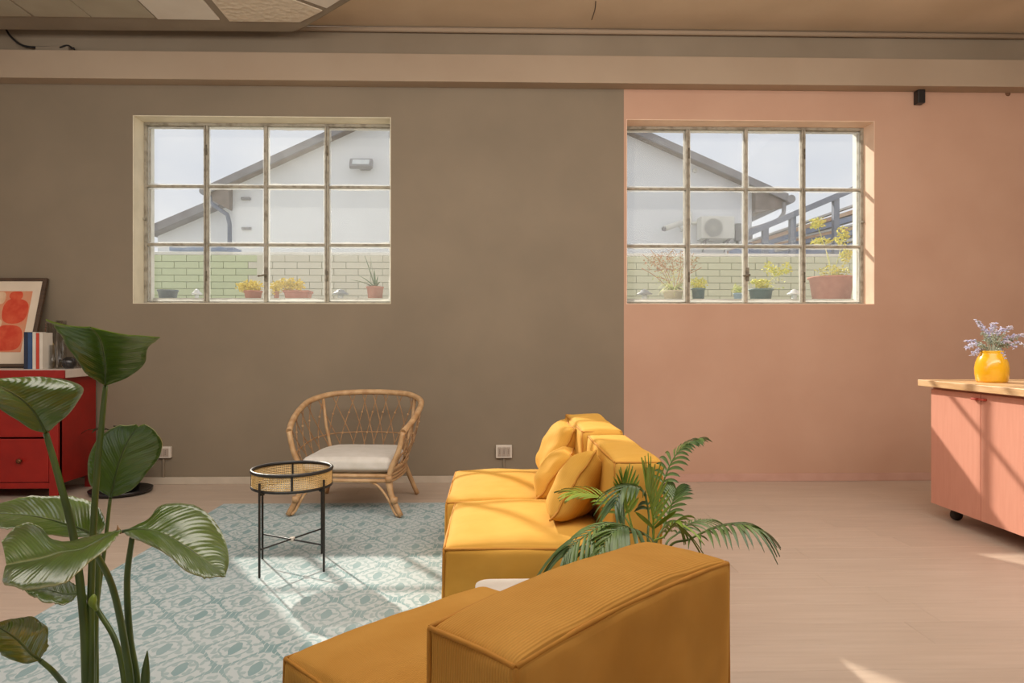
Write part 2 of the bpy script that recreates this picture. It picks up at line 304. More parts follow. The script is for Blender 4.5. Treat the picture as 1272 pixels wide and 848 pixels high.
class MB:
    def __init__(s): s.v = []; s.f = []; s.sm = []; s.mi = []; s.uv = None
    def add(s, vs, fs, smooth=False, mi=0):
        b = len(s.v); s.v += [Vector(x) for x in vs]; s.f += [tuple(b+i for i in q) for q in fs]; s.sm += [smooth]*len(fs); s.mi += [mi]*len(fs); return s
    def box(s, x0, x1, y0, y1, z0, z1, mi=0):
        v = [(x, y, z) for x in (x0, x1) for y in (y0, y1) for z in (z0, z1)]
        return s.add(v, [(0,1,3,2), (4,6,7,5), (0,4,5,1), (2,3,7,6), (0,2,6,4), (1,5,7,3)], mi=mi)
    def prism(s, poly, a, b, axis='z', mi=0):
        n = len(poly)
        def mk(p, h): return {'z': (p[0], p[1], h), 'y': (p[0], h, p[1]), 'x': (h, p[0], p[1])}[axis]
        v = [mk(p, a) for p in poly]+[mk(p, b) for p in poly]
        return s.add(v, [tuple(range(n))[::-1], tuple(range(n, 2*n))]+[(i, (i+1) % n, n+(i+1) % n, n+i) for i in range(n)], mi=mi)
    def tube(s, path, r, n=8, caps=True, mi=0, closed=False):
        P = [Vector(p) for p in path]; m = len(P); R = r if isinstance(r, (list, tuple)) else [r]*m
        b = len(s.v); prev = None
        for i in range(m):
            if closed: d = P[(i+1) % m]-P[i-1]
            else: d = P[min(i+1, m-1)]-P[max(i-1, 0)]
            if d.length < 1e-9: d = Vector((0, 0, 1))
            d.normalize()
            if prev is None:
                a = Vector((0, 0, 1)) if abs(d.z) < .9 else Vector((1, 0, 0)); x = d.cross(a).normalized()
            else: x = (prev-d*prev.dot(d)); x = x.normalized() if x.length > 1e-6 else d.cross(Vector((0, 1, 0))).normalized()
            prev = x; y = d.cross(x)
            for k in range(n):
                an = 2*PI*k/n; s.v.append(P[i]+(x*math.cos(an)+y*math.sin(an))*R[i])
        rng = m if closed else m-1
        for i in range(rng):
            j = (i+1) % m
            for k in range(n):
                s.f.append((b+i*n+k, b+i*n+(k+1) % n, b+j*n+(k+1) % n, b+j*n+k)); s.sm.append(True); s.mi.append(mi)
        if caps and not closed:
            s.f.append(tuple(b+k for k in range(n))[::-1]); s.sm.append(False); s.mi.append(mi)
            s.f.append(tuple(b+(m-1)*n+k for k in range(n))); s.sm.append(False); s.mi.append(mi)
        return s
    def lathe(s, prof, c=(0, 0, 0), n=32, mi=0, sx=1, sy=1):
        b = len(s.v); c = Vector(c)
        for r, z in prof:
            for k in range(n):
                a = 2*PI*k/n; s.v.append(c+Vector((r*sx*math.cos(a), r*sy*math.sin(a), z)))
        for i in range(len(prof)-1):
            for k in range(n):
                s.f.append((b+i*n+k, b+i*n+(k+1) % n, b+(i+1)*n+(k+1) % n, b+(i+1)*n+k)); s.sm.append(True); s.mi.append(mi)
        s.f.append(tuple(b+k for k in range(n))[::-1]); s.sm.append(False); s.mi.append(mi)
        s.f.append(tuple(b+(len(prof)-1)*n+k for k in range(n))); s.sm.append(False); s.mi.append(mi)
        return s
    def xf(s, M4):
        s.v = [M4 @ v for v in s.v]; return s

def mesh_of(name, mb, mats, bevel=0, segs=2, origin=Vector((0, 0, 0))):
    me = bpy.data.meshes.new(name)
    me.from_pydata([tuple(v-origin) for v in mb.v], [], mb.f)
    for i, pl in enumerate(me.polygons): pl.use_smooth = mb.sm[i]; pl.material_index = mb.mi[i]
    for mm in (mats if isinstance(mats, (list, tuple)) else [mats]): me.materials.append(mm)
    if mb.uv:
        ul = me.uv_layers.new(name='UVMap')
        for lp in me.loops: ul.data[lp.index].uv = mb.uv[lp.vertex_index]
    bm = bmesh.new(); bm.from_mesh(me)
    if bevel:
        ed = [e for e in bm.edges if len(e.link_faces) == 2 and e.calc_face_angle(0) > .6]
        bmesh.ops.bevel(bm, geom=ed, offset=bevel, segments=segs, profile=.5, affect='EDGES', clamp_overlap=True)
    if not mb.uv: bmesh.ops.recalc_face_normals(bm, faces=bm.faces)
    bm.to_mesh(me); bm.free(); me.update()
    return me

def wpos(o):
    v = Vector((0, 0, 0))
    while o is not None: v += o.location; o = o.parent
    return v
def obj(name, mb, mats, parent=None, bevel=0, local=False, loc=None, segs=2):
    """one mesh object; verts are world coordinates unless local=True"""
    if parent is not None and not local: org = wpos(parent)
    elif parent is None and loc is not None: org = Vector(loc)
    else: org = Vector((0, 0, 0))
    me = mesh_of(name, mb, mats, bevel, segs, org)
    o = bpy.data.objects.new(name, me); C.objects.link(o)
    if parent is not None: o.parent = parent
    elif loc is not None: o.location = loc
    return o
def tag(o, label, cat, group=None):
    o['label'] = label; o['category'] = cat
    if group: o['group'] = group
    return o
def thing(name, label, cat, loc=(0, 0, 0), rz=0, group=None):
    o = bpy.data.objects.new(name, None); o.empty_display_size = .1; C.objects.link(o); o.location = loc; o.rotation_euler = (0, 0, rz)
    return tag(o, label, cat, group)
def struct(name, mb, mats, parent=None, bevel=0):
    o = obj(name, mb, mats, parent, bevel)
    if parent is None: o['kind'] = 'structure'
    return o
def sempty(name, loc=(0, 0, 0)):
    o = bpy.data.objects.new(name, None); o.empty_display_size = .1; C.objects.link(o); o.location = loc; o['kind'] = 'structure'; return o
def dup(root, loc=None, rz=None, label=None):
    def cp(o, par):
        c = o.copy(); C.objects.link(c); c.parent = par
        for ch in list(o.children): cp(ch, c)
        return c
    kids = list(root.children)
    r = root.copy(); C.objects.link(r)
    for ch in kids: cp(ch, r)
    if loc is not None: r.location = loc
    if rz is not None: r.rotation_euler = (0, 0, rz)
    if label: r['label'] = label
    return r
def spline(pts, n):
    P = [Vector(p) for p in pts]; m = len(P); out = []
    for i in range(n):
        t = i/(n-1)*(m-1); k = min(int(t), m-2); f = t-k
        p0 = P[k-1] if k > 0 else P[0]*2-P[1]; p1 = P[k]; p2 = P[k+1]; p3 = P[k+2] if k+2 < m else P[m-1]*2-P[m-2]
        out.append(.5*((2*p1)+(-p0+p2)*f+(2*p0-5*p1+4*p2-p3)*f*f+(-p0+3*p1-3*p2+p3)*f**3))
    return out
def lerpn(vals, n):
    m = len(vals); o = []
    for i in range(n):
        t = i/(n-1)*(m-1); k = min(int(t), m-2); o.append(vals[k]+(vals[k+1]-vals[k])*(t-k))
    return o

# ------------------------------------------------------------------ the setting
YW = 5.33; YO = 5.63; DIV = 1.008; ZC = 3.53
ZS, ZH = 1.392, 2.842
LX0, LX1 = -2.792, -.812; RX0, RX1 = 1.027, 3.000
xs = [-5, LX0, LX1, DIV, RX0, RX1, 5.5]; zs = [0, ZS, ZH, ZC]
mb = MB()
for i in range(6):
    for j in range(3):
        if j == 1 and i in (1, 4): continue
        mb.box(xs[i], xs[i+1], YW, YO, zs[j], zs[j+1], mi=0 if i < 3 else 1)
wall = struct('wall_back', mb, [M['grey_wall'], M['pink_wall']])
wl = struct('wall_left', MB().box(-5.2, -5, -3, YO, 0, ZC), M['side_wall'])
wr = struct('wall_right', MB().box(5.5, 5.7, -3, YO, 0, ZC), M['side_wall'])
struct('wall_front', MB().box(-5.2, 5.7, -3.2, -3, 0, ZC), M['side_wall'])
ceil = struct('ceiling', MB().box(-5.2, 5.7, -3.2, YO, ZC, ZC+.2), M['ceil'])
# crack in the ceiling and the wall above the beam, rust spots
mb = MB(); pts = [at(740, 0, 4.86), at(739, 12, 4.98), at(735, 25, 5.14)]
mb.tube([Vector((p.x, p.y, ZC-.0005)) for p in spline(pts, 9)], .0035, 5); obj('hairline_crack', mb, M['crack'], ceil)
mb = MB(); mb.tube([Vector((p.x, YW-.0005, p.z)) for p in spline([at(728, 36, YW), at(724, 50, YW), at(722, 70, YW)], 9)], .004, 5); obj('hairline_crack', mb, M['crack'], wall)
for px, py, r in ((105, 52, .012), (168, 52, .014), (308, 52, .011), (674, 55, .009)):
    q = at(px, py, YW); obj('old_anchor_hole', MB().lathe([(r, 0), (r*.6, .004)], (0, 0, 0), 12).xf(Matrix.Translation(q) @ Matrix.Rotation(PI/2, 4, 'X')), M['rust'], wall)
q = at(1252, 116, YW); obj('rust_spot', MB().lathe([(.022, 0), (.012, .004)], (0, 0, 0), 14).xf(Matrix.Translation(q) @ Matrix.Rotation(PI/2, 4, 'X')), M['rust'], wall)
# upper wall plaster above the beam
struct('trim_1', MB().box(-5, 5.5, 5.20, YW-.0005, 3.075, 3.285), M['beam'], bevel=.004)
struct('trim_2', MB().box(-5, 5.5, YW-.012, YW-.0005, 3.285, ZC-.0005), M['upper'])
mb = MB(); mb.tube([(-5, YW-.045, ZC-.026), (5.5, YW-.045, ZC-.026)], .019, 10)
struct('trim_3', mb, M['beam'])
# baseboards
struct('baseboard_left', MB().box(-5, DIV-.01, YW-.014, YW-.0005, 0.0005, .055), M['white_trim'], bevel=.002)
struct('baseboard_right', MB().box(DIV+.0, 5.5, YW-.014, YW-.0005, 0.0005, .062), M['pink_trim'], bevel=.002)
# floor with planks
fl = struct('floor', MB().box(-5.2, 5.7, -3.2, YO, -.2, -.012), M['floor_base'])
PL, PW = 1.38, .192
pm = mesh_of('plank', MB().box(0.0004, PL-.0004, 0.0004, PW-.0004, -.012, 0), M['plank'], bevel=.0006, segs=1)
rest = MB(); rng = random.Random(4)
row = 0; y = YW-.0005-PW
RUG = (-1.83, .36, .55, 4.64)
while y > -3.0:
    off = rng.uniform(0, PL); x = -5-off
    while x < 5.5:
        x1 = x+PL; cx, cy = x+PL/2, y+PW/2
        full = x > -5 and x1 < 5.5
        vis = full and cy > 2.1 and abs(x+PL/2) < cy*.77+.7 and not (x > RUG[0] and x1 < RUG[1] and RUG[2] < y < RUG[3]-PW)
        if vis:
            o = bpy.data.objects.new('plank', pm); C.objects.link(o); o.parent = fl; o.location = (x, y, 0)
        else:
            a, b = max(x, -5)+.0008, min(x1, 5.5)-.0008
            if b-a > .02: rest.box(a, b, y+.0006, y+PW-.0006, -.012, 0)
        x = x1
    y -= PW; row += 1
o = obj('planks', rest, M['plank'], fl); o['kind'] = 'stuff'

# painted linings of the window reveals
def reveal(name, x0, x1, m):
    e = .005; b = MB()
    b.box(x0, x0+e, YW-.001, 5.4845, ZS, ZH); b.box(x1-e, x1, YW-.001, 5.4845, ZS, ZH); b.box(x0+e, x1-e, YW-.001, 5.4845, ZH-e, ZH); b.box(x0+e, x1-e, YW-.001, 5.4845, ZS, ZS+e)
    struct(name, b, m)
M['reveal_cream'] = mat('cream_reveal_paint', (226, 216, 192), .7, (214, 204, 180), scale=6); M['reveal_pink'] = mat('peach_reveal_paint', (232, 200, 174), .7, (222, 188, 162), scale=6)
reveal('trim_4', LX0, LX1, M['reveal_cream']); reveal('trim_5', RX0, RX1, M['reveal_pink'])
# windows
def window(name, x0, x1, mull, hazy, latch_x, hinge_side):
    wo = sempty(name, ((x0+x1)/2, 5.5, ZS))
    ya, yb = 5.485, 5.525
    e = .0015
    fb = MB(); t = .026
    fb.box(x0+e, x0+t, ya, yb, ZS+e, ZH-e); fb.box(x1-t, x1-e, ya, yb, ZS+e, ZH-e)
    fb.box(x0+t, x1-t, ya, yb, ZS+e, ZS+t*.8); fb.box(x0+t, x1-t, ya, yb, ZH-t, ZH-e)
    obj('window_frame', fb, M['steel_frame'], wo, bevel=.003)
    cols = [x0+t]+mull+[x1-t]; rows = [ZS+t*.8, 1.872, 2.335, ZH-t]
    for k, mx in enumerate(mull):
        h = .0165 if k in (0, 2) else .013
        b = MB(); b.box(mx-h, mx+h, ya-.004, yb-.006, ZS+t*.8, ZH-t)
        o = obj('mullion', b, M['steel_frame'], wo, bevel=.003)
        if k in (0, 2):
            g = MB(); g.box(mx-.0025, mx+.0025, ya-.008, ya-.003, ZS+t, ZH-t); obj('sash_gap', g, M['iron'], o)
    for c in range(4):
        a = cols[c]+(.0165 if c else 0); b_ = cols[c+1]-(.0165 if c < 3 else 0)
        for r in (1, 2):
            b = MB(); b.box(a-.004, b_+.004, ya+.002, yb-.008, rows[r]-.009, rows[r]+.009); obj('glazing_bar', b, M['steel_frame'], wo, bevel=.002)
        for r in range(3):
            b = MB(); b.box(a-.003, b_+.003, 5.507, 5.511, rows[r]+.008, rows[r+1]-.008)
            obj('pane', b, M['glass_hazy'] if (c, r) in hazy else M['glass'], wo)
    # outside steps of the frame at the casements
    b = MB()
    for c in (0, 3):
        a = cols[c]; b_ = cols[c+1]
        for xx in (a+.004, b_-.004-.016*(c == 0)): b.box(xx-.006, xx+.006, yb-.006, yb+.012, ZS+t, ZH-t)
        b.box(a, b_, yb-.006, yb+.012, ZH-t-.012, ZH-t); b.box(a, b_, yb-.006, yb+.012, ZS+t, ZS+t+.012)
    obj('casement_rebate', b, M['steel_frame'], wo, bevel=.002)
    # latch on the middle mullion and stay knobs
    b = MB(); z = at(latch_x, 340, 5.47).z; lx = at(latch_x, 340, 5.47).x
    b.box(lx-.012, lx+.012, ya-.012, ya-.004, z-.06, z+.05); b.tube([(lx, ya-.02, z-.01), (lx+.005, ya-.045, z-.012), (lx-.05, ya-.05, z-.02)], .008, 8)
    obj('latch_handle', b, M['iron'], wo)
    for sx in (x0+.012, x1-.012):
        b = MB(); b.lathe([(.010, 0), (.012, .01), (.006, .02)], (0, 0, 0), 12).xf(Matrix.Translation((sx, ya+.001, 2.07)) @ Matrix.Rotation(PI/2, 4, 'X')); obj('stay_knob', b, M['steel_frame'], wo)
    for zz in (1.62, 2.62):
        for mx in (mull[0], mull[2]):
            b = MB(); b.tube([(mx+.006, ya-.008, zz-.04), (mx+.006, ya-.008, zz+.04)], .007, 8); obj('hinge', b, M['iron'], wo)
    # white outside lining of the opening with screws
    b = MB()
    b.box(x0, x0+.006, 5.527, YO+.02, ZS, ZH); b.box(x1-.006, x1, 5.527, YO+.02, ZS, ZH)
    b.box(x0+.006, x1-.006, 5.527, YO+.02, ZH-.006, ZH); b.box(x0+.006, x1-.006, 5.527, YO+.02, ZS, ZS+.006)
    obj('outer_lining', b, M['lining'], wo)
    sx = x0+.007 if hinge_side < 0 else x1-.007
    for zz in (1.47, 1.62, 1.75, 2.02, 2.16, 2.5, 2.66):
        b = MB(); b.lathe([(.007, 0), (.005, .004)], (0, 0, 0), 10).xf(Matrix.Translation((sx, 5.57, zz)) @ Matrix.Rotation(-hinge_side*PI/2, 4, 'Y')); obj('screw', b, M['iron'], wo)
    return wo
window('window_1', LX0, LX1, [-2.301, -1.83, -1.346], {(2, 0), (2, 1), (2, 2), (3, 1), (3, 0)}, 330, -1)
window('window_2', RX0, RX1, [1.558, 2.032, 2.502], {(0, 0), (3, 0)}, 929, 1)

# hanging ceiling board with its tiles
t = thing('ceiling_panel', 'suspended ceiling panel with pale and dimpled tiles above left window', 'ceiling panel', (-2.4, 4.4, 3.40))
ZP = 3.40
outl = [(-4.9, 5.15), (-1.50, 5.13), (-1.36, 5.02), (-.93, 4.60), (-.30, 3.97), (-.30, 2.9), (-4.9, 2.9)]
obj('panel_frame', MB().prism(outl, ZP, ZC-.001), M['panel_frame'], t, bevel=.02)
def tile(poly, mt, name='ceiling_tile'): return obj(name, MB().prism(poly, ZP-.008, ZP+.004), mt, t, bevel=.002)
tile([(-3.95, 4.90), (-3.27, 4.90), (-3.27, 4.1), (-3.95, 4.1)], M['tile_dark'])
tile([(-3.25, 4.90), (-2.86, 4.90), (-2.86, 4.1), (-3.25, 4.1)], M['tile_dark'])
tile([(-2.853, 4.90), (-2.41, 4.90), (-2.41, 4.1), (-2.853, 4.1)], M['tile_dark'])
tile([(-2.40, 4.92), (-1.965, 4.92), (-1.965, 4.1), (-2.40, 4.1)], M['tile_light'])
tile([(-1.905, 4.94), (-1.40, 4.94), (-1.20, 4.77), (-1.36, 4.62), (-1.60, 4.4), (-1.60, 4.1), (-1.905, 4.1)], M['tile_bumpy'])
tile([(-1.16, 4.73), (-1.0, 4.57), (-.62, 4.19), (-1.2, 4.1), (-1.55, 4.36), (-1.32, 4.59)], M['tile_light'])

# cable, junction box, camera, sockets on the walls
o = obj('ceiling_cable', MB().tube(spline([at(6, 34, 5.27), at(14, 46, 5.27), at(30, 57, 5.27), at(60, 59, 5.27), at(92, 60, 5.27)], 24), .008, 8), M['black']); tag(o, 'thin black cable drooping onto the beam at top left corner', 'cable')
q0 = at(47, 61, 5.25); q1 = at(88, 54, 5.25); t = thing('junction_box', 'flat beige junction box lying on the beam at top left', 'box', (q0.x, 5.25, 3.2855))
obj('box_body', MB().box(q0.x, q1.x, 5.22, 5.29, 3.2855, 3.32), M['panel_frame'], t, bevel=.004)
obj('box_lead', MB().tube(spline([(q1.x-.06, 5.215, 3.31), (q1.x, 5.212, 3.325), (q1.x+.05, 5.213, 3.294)], 10), .006, 6), M['black'], t)
q = at(1144, 119.5, 5.28); t = thing('wall_sensor', 'small black box sensor on pink wall just under the beam', 'sensor', (q.x, YW-.001, q.z))
obj('housing', MB().box(q.x-.03, q.x+.03, YW-.062, YW-.001, q.z-.055, q.z+.05), M['black'], t, bevel=.006)
obj('bracket', MB().box(q.x-.012, q.x+.012, YW-.03, YW-.001, q.z+.05, q.z+.075), M['dark'], t, bevel=.002)
def socket(px, py, wpx, hpx, label, mods):
    q = at(px, py, YW); hw = wpx/2/159.; hh = hpx/2/159.
    t = thing('wall_socket', label, 'socket', (q.x, YW-.001, q.z))
    obj('face_plate', MB().box(q.x-hw, q.x+hw, YW-.032, YW-.001, q.z-hh, q.z+hh), M['plate'], t, bevel=.005)
    for k in range(mods):
        cx = q.x+(k-(mods-1)/2)*hw*1.6/mods
        p = obj('socket_module', MB().box(cx-hw*.8/mods+.002, cx+hw*.8/mods-.002, YW-.036, YW-.030, q.z-hh*.7, q.z+hh*.7), M['slot'], t, bevel=.002)
        b = MB()
        for dz in (-.012, 0, .012): b.lathe([(.003, 0), (.003, .002)], (0, 0, 0), 8).xf(Matrix.Identity(4))
        bb = MB()
        for dz in (-.013, 0, .013): bb.box(cx-.0025, cx+.0025, YW-.0375, YW-.0355, q.z+dz-.0025, q.z+dz+.0025)
        obj('pin_hole', bb, M['black'], p)
    obj('conduit', MB().box(q.x-.008, q.x+.008, YW-.016, YW-.001, .056, q.z-hh+.002), M['grey_wall'], t, bevel=.003)
socket(626, 560, 20, 16, 'ivory wall socket on grey wall beside the mustard sofa', 3)
socket(204, 561, 20, 14, 'ivory wall socket on grey wall right of the red dresser', 2)

# ------------------------------------------------------------------ rug
o = obj('patterned_rug', MB().box(RUG[0], RUG[1], RUG[2], RUG[3], .0005, .009), M['rug'], None, bevel=.003, loc=(-.8, 2.6, 0)); tag(o, 'large teal and cream patterned rug under the sofas and table', 'rug')
ZR = .0095

# ------------------------------------------------------------------ sofas
def soft_box(c, half, r=.02, bulge=(0, 0, 0), n=26, seed=0, wr=.003, arch=0):
    """rounded and puffed block in local coordinates"""
    mb = MB(); key = {}
    hx, hy, hz = half
    ts = [math.sin(PI/2*(-1+2*i/n))*.55+(-1+2*i/n)*.45 for i in range(n+1)]
    def pt(p):
        q = Vector((p[0]*hx, p[1]*hy, p[2]*hz))
        inn = Vector([max(-(h-r), min(h-r, a)) for a, h in zip(q, half)])
        d = q-inn; P = inn+d.normalized()*r
        for i in range(3):
            j, k = (i+1) % 3, (i+2) % 3
            wgt = max(0, 1-p[j]**2)**.55*max(0, 1-p[k]**2)**.55*abs(p[i])**6
            P[i] += math.copysign(1, p[i])*bulge[i]*wgt
        nn = noise.noise(Vector((P.x*5+seed, P.y*5, P.z*5)))*wr*2+noise.noise(Vector((P.x*14+seed, P.y*14, P.z*14)))*wr*.7
        P += d.normalized()*nn
        if arch and P.z > 0: P.z += arch*(1-(P.x/hx)**2)*min(1, P.z/hz)
        return Vector(c)+P
    def vid(p):
        k = tuple(round(x, 5) for x in p)
        if k not in key: key[k] = len(mb.v); mb.v.append(pt(p))
        return key[k]
    for ax in range(3):
        for sg in (-1, 1):
            for i in range(n):
                for j in range(n):
                    q = []
                    for a, b in ((i, j), (i+1, j), (i+1, j+1), (i, j+1)):
                        p = [0, 0, 0]; p[ax] = sg; p[(ax+1) % 3] = ts[a]; p[(ax+2) % 3] = ts[b]; q.append(vid(p))
                    mb.f.append(tuple(q if sg > 0 else q[::-1])); mb.sm.append(True); mb.mi.append(0)
    return mb
def piping(c, half, r=.005, seed=0, bottom=False, k=.4, rr=.02, arch=0):
    mb = MB(); c = Vector(c); hx, hy, hz = [h-rr*.29 for h in half]
    def edge(a, b):
        A = Vector(a); B = Vector(b); n = 22; P = []
        for i in range(n+1):
            f = i/n; p = A.lerp(B, f); w_ = math.sin(PI*f)
            p = p+Vector((noise.noise(p*4+Vector((seed, 0, 0))), noise.noise(p*4+Vector((0, seed, 0))), noise.noise(p*4+Vector((0, 0, seed)))))*.005*w_
            if arch and p.z > 0: p.z += arch*(1-(p.x/hx)**2)*min(1, p.z/hz)
            P.append(c+p)
        mb.tube(P, r, 7)
    for z in ([hz, -hz] if bottom else [hz]):
        edge((-hx, -hy, z), (hx, -hy, z)); edge((hx, -hy, z), (hx, hy, z)); edge((hx, hy, z), (-hx, hy, z)); edge((-hx, hy, z), (-hx, -hy, z))
    for sx in (-1, 1):
        for sy in (-1, 1): edge((sx*hx, sy*hy, -hz), (sx*hx, sy*hy, hz))
    return mb
def pillow(wd, ht, th, seed=0, n=22):
    mb = MB(); idx = {}
    for s in (-1, 1):
        for i in range(n+1):
            for j in range(n+1):
                u = -1+2*i/n; v = -1+2*j/n
                if s == 1 and (i in (0, n) or j in (0, n)): idx[s, i, j] = idx[-1, i, j]; continue
                T = th/2*((1-abs(u)**3)*(1-abs(v)**3))**.55
                T *= 1+.18*noise.noise(Vector((u*1.7+seed, v*1.7, s)))
                x = wd/2*u*(1-.07*(1-v*v)*abs(u)); z = ht/2*v*(1-.07*(1-u*u)*abs(v))
                y = s*T+.012*noise.noise(Vector((u*2+seed, v*2, 3)))
                idx[s, i, j] = len(mb.v); mb.v.append(Vector((x, y, z)))
        for i in range(n):
            for j in range(n):
                q = (idx[s, i, j], idx[s, i+1, j], idx[s, i+1, j+1], idx[s, i, j+1])
                mb.f.append(q if s < 0 else q[::-1]); mb.sm.append(True); mb.mi.append(0)
    return mb

# far sofa: two square modules, backs on the right (local +x), length along y
rs = math.radians(1.2)
def sofa_module(label, loc, rz, seat_h, seat, back, seeds, matl, group='mustard sofa modules'):
    """seat=(x0,x1,y0,y1); back=(x0,x1,y0,y1,ztop)"""
    t = thing('sofa_module', label, 'sofa', loc, rz, group)
    x0, x1, y0, y1 = seat; z0 = .035
    c = ((x0+x1)/2, (y0+y1)/2, (z0+seat_h)/2); h = ((x1-x0)/2, (y1-y0)/2, (seat_h-z0)/2)
    s = obj('seat', soft_box(c, h, .022, (.010, .008, .042), 26, seeds[0]), matl, t, local=True)
    obj('piping', piping(c, h, .0048, seeds[0]), M['piping'], s, local=True)
    x0, x1, y0, y1, zt = back
    c = ((x0+x1)/2, (y0+y1)/2, (z0+zt)/2); h = ((x1-x0)/2, (y1-y0)/2, (zt-z0)/2)
    b = obj('backrest', soft_box(c, h, .02, (.016, .008, .016), 26, seeds[1], .004), matl, t, local=True)
    obj('piping', piping(c, h, .0048, seeds[1]), M['piping'], b, local=True)
    for fx in (seat[0]+.08, back[1]-.06):
        for fy in (seat[2]+.07, seat[3]-.07):
            f = MB(); f.lathe([(.018, 0), (.022, .05)], (fx, fy, 0), 14); obj('foot', f, M['dark'], t, local=True)
    return t
ZSEAT = .372
SX0 = -.19
sofa_module('nearer mustard sofa module with a cushion, in front of the palm', (0, 0, ZR), 0, ZSEAT, (-.185, .408, 2.378, 3.056), (.412, .585, 2.372, 3.056, .672), (1.3, 2.1), M['cord_far'])
sofa_module('far mustard sofa module nearest the grey wall, behind the other seat', (0, 0, ZR), 0, ZSEAT, (-.225, .384, 3.066, 3.80), (.388, .575, 3.066, 3.79, .688), (5.3, 6.1), M['cord_far'])
def place_pillow(label, loc, wd, ht, th, rx, rz, ry=0, seed=0):
    o = obj('cushion', pillow(wd, ht, th, seed), M['cord_far'], None, loc=None)
    o.location = loc; o.rotation_euler = (rx, ry, rz)
    pth = []
    n = 60; 
    tag(o, label, 'cushion', 'mustard cushions on the far sofa')
    pm_ = MB(); W_, H_ = wd/2, ht/2
    for k in range(n):
        a = 4*k/n; s_ = int(a); f = a-s_; u, v = [(-1+2*f, -1), (1, -1+2*f), (1-2*f, 1), (-1, 1-2*f)][s_]
        x = W_*u*(1-.07*(1-v*v)*abs(u)); z = H_*v*(1-.07*(1-u*u)*abs(v)); pth.append(Vector((x, .012*noise.noise(Vector((u*2+seed, v*2, 3))), z)))
    pm_.tube(pth, .004, 6, closed=True); obj('piping', pm_, M['piping'], o, local=True)
    return o
# cushion plane normal is local y; turned to face -x and leaning on the backs
place_pillow('plump mustard cushion upright against far sofa back', (.318, 3.46, .545), .46, .31, .17, math.radians(24), PI/2, seed=2.2)
place_pillow('small mustard cushion squeezed between the two sofa modules', (.285, 3.17, .495), .32, .25, .15, math.radians(38), math.radians(80), seed=7.7)
place_pillow('mustard cushion leaning by the palm with its corner pointing up', (.325, 2.73, .515), .42, .31, .17, math.radians(33), math.radians(80), math.radians(14), seed=4.1)

# near module: turned about 46 degrees, back towards the camera
ang = math.radians(44.3)
ca = Vector((.182, 1.212, ZR))
t = thing('sofa_module', 'large mustard corduroy sofa module in the foreground, back to the camera', 'sofa', ca, ang, 'mustard sofa modules')
LB, TB, ZB = .622, .196, .650
c = (0, 0, (.02+ZB)/2); h = (LB/2, TB/2, (ZB-.02)/2)
b = obj('backrest', soft_box(c, h, .016, (.006, .010, .016), 34, 11.3, .003, arch=.014), M['cord'], t, local=True)
obj('piping', piping(c, h, .0042, 11.3, k=.4, rr=.016, arch=.014), M['piping'], b, local=True)
c = (.088, TB/2+.308+.012, (.02+.372)/2); h = (LB/2+.005, .308, (.372-.02)/2)
s = obj('seat', soft_box(c, h, .02, (.01, .004, .045), 30, 14.3), M['cord'], t, local=True)
obj('piping', piping(c, h, .0045, 14.3), M['piping'], s, local=True)
for fx in (-.24, .24):
    for fy in (-.05, .60):
        f = MB(); f.lathe([(.018, 0), (.022, .03)], (fx, fy, 0), 14); obj('foot', f, M['dark'], t, local=True)

# low white table between the sofas
t = thing('low_white_table', 'low white rounded table between the mustard sofa modules', 'table', (.10, 2.17, ZR))
def rrect(w_, d_, r, n=6):
    P = []
    for cx, cy, a0 in ((w_/2-r, d_/2-r, 0), (-w_/2+r, d_/2-r, 90), (-w_/2+r, -d_/2+r, 180), (w_/2-r, -d_/2+r, 270)):
        for k in range(n+1):
            a = math.radians(a0+90*k/n); P.append((cx+r*math.cos(a), cy+r*math.sin(a)))
    return P
obj('table_top', MB().prism([(x, y) for x, y in rrect(.33, .20, .05)], .283, .303), M['white_table'], t, bevel=.004, local=True)
obj('pedestal', MB().lathe([(.03, .012), (.022, .03), (.022, .284)], (0, 0, 0), 20), M['white_table'], t, local=True)
obj('base_plate', MB().prism(rrect(.24, .15, .04), 0, .012), M['white_table'], t, bevel=.003, local=True)

# ------------------------------------------------------------------ rattan armchair
t = thing('rattan_armchair', 'round-backed rattan armchair with an off-white seat cushion by the grey wall', 'armchair', (-.915, 4.60, 0), math.radians(-4))
ZA = .0
RK = [(-.362, -.30, .535), (-.392, -.16, .585), (-.405, .02, .645), (-.385, .18, .69), (-.28, .31, .722), (-.12, .365, .733), (0, .372, .735), (.12, .365, .733), (.28, .31, .722), (.385, .18, .69), (.405, .02, .645), (.392, -.16, .585), (.362, -.30, .535)]
LK = [(-.285, -.31, .30), (-.305, -.16, .30), (-.31, .02, .30), (-.29, .17, .30), (-.22, .27, .30), (-.10, .315, .30), (0, .32, .30), (.10, .315, .30), (.22, .27, .30), (.29, .17, .30), (.31, .02, .30), (.305, -.16, .30), (.285, -.31, .30)]
NR = 120; R_ = spline(RK, NR+1); Lw = spline(LK, NR+1)
def S(u, v):
    u = max(0, min(1, u)); f = u*NR; i = min(int(f), NR-1); g = f-i
    a = R_[i].lerp(R_[i+1], g); b = Lw[i].lerp(Lw[i+1], g); p = a.lerp(b, v)
    out = Vector((p.x, p.y, 0)); 
    return p+out*.05*math.sin(PI*v)
mb = MB(); mb.tube(R_, .0195, 12); mb.tube([p+Vector((0, 0, .0))*1 for p in [q*1 for q in R_]], .0165, 8)
obj('top_rail', mb, M['rattan'], t, local=True)
obj('lower_hoop', MB().tube(Lw, .012, 10), M['rattan'], t, local=True)
obj('middle_hoop', MB().tube([S(i/60, .66) for i in range(61)], .0045, 6), M['rattan_core'], t, local=True)
mb = MB(); NS = 18
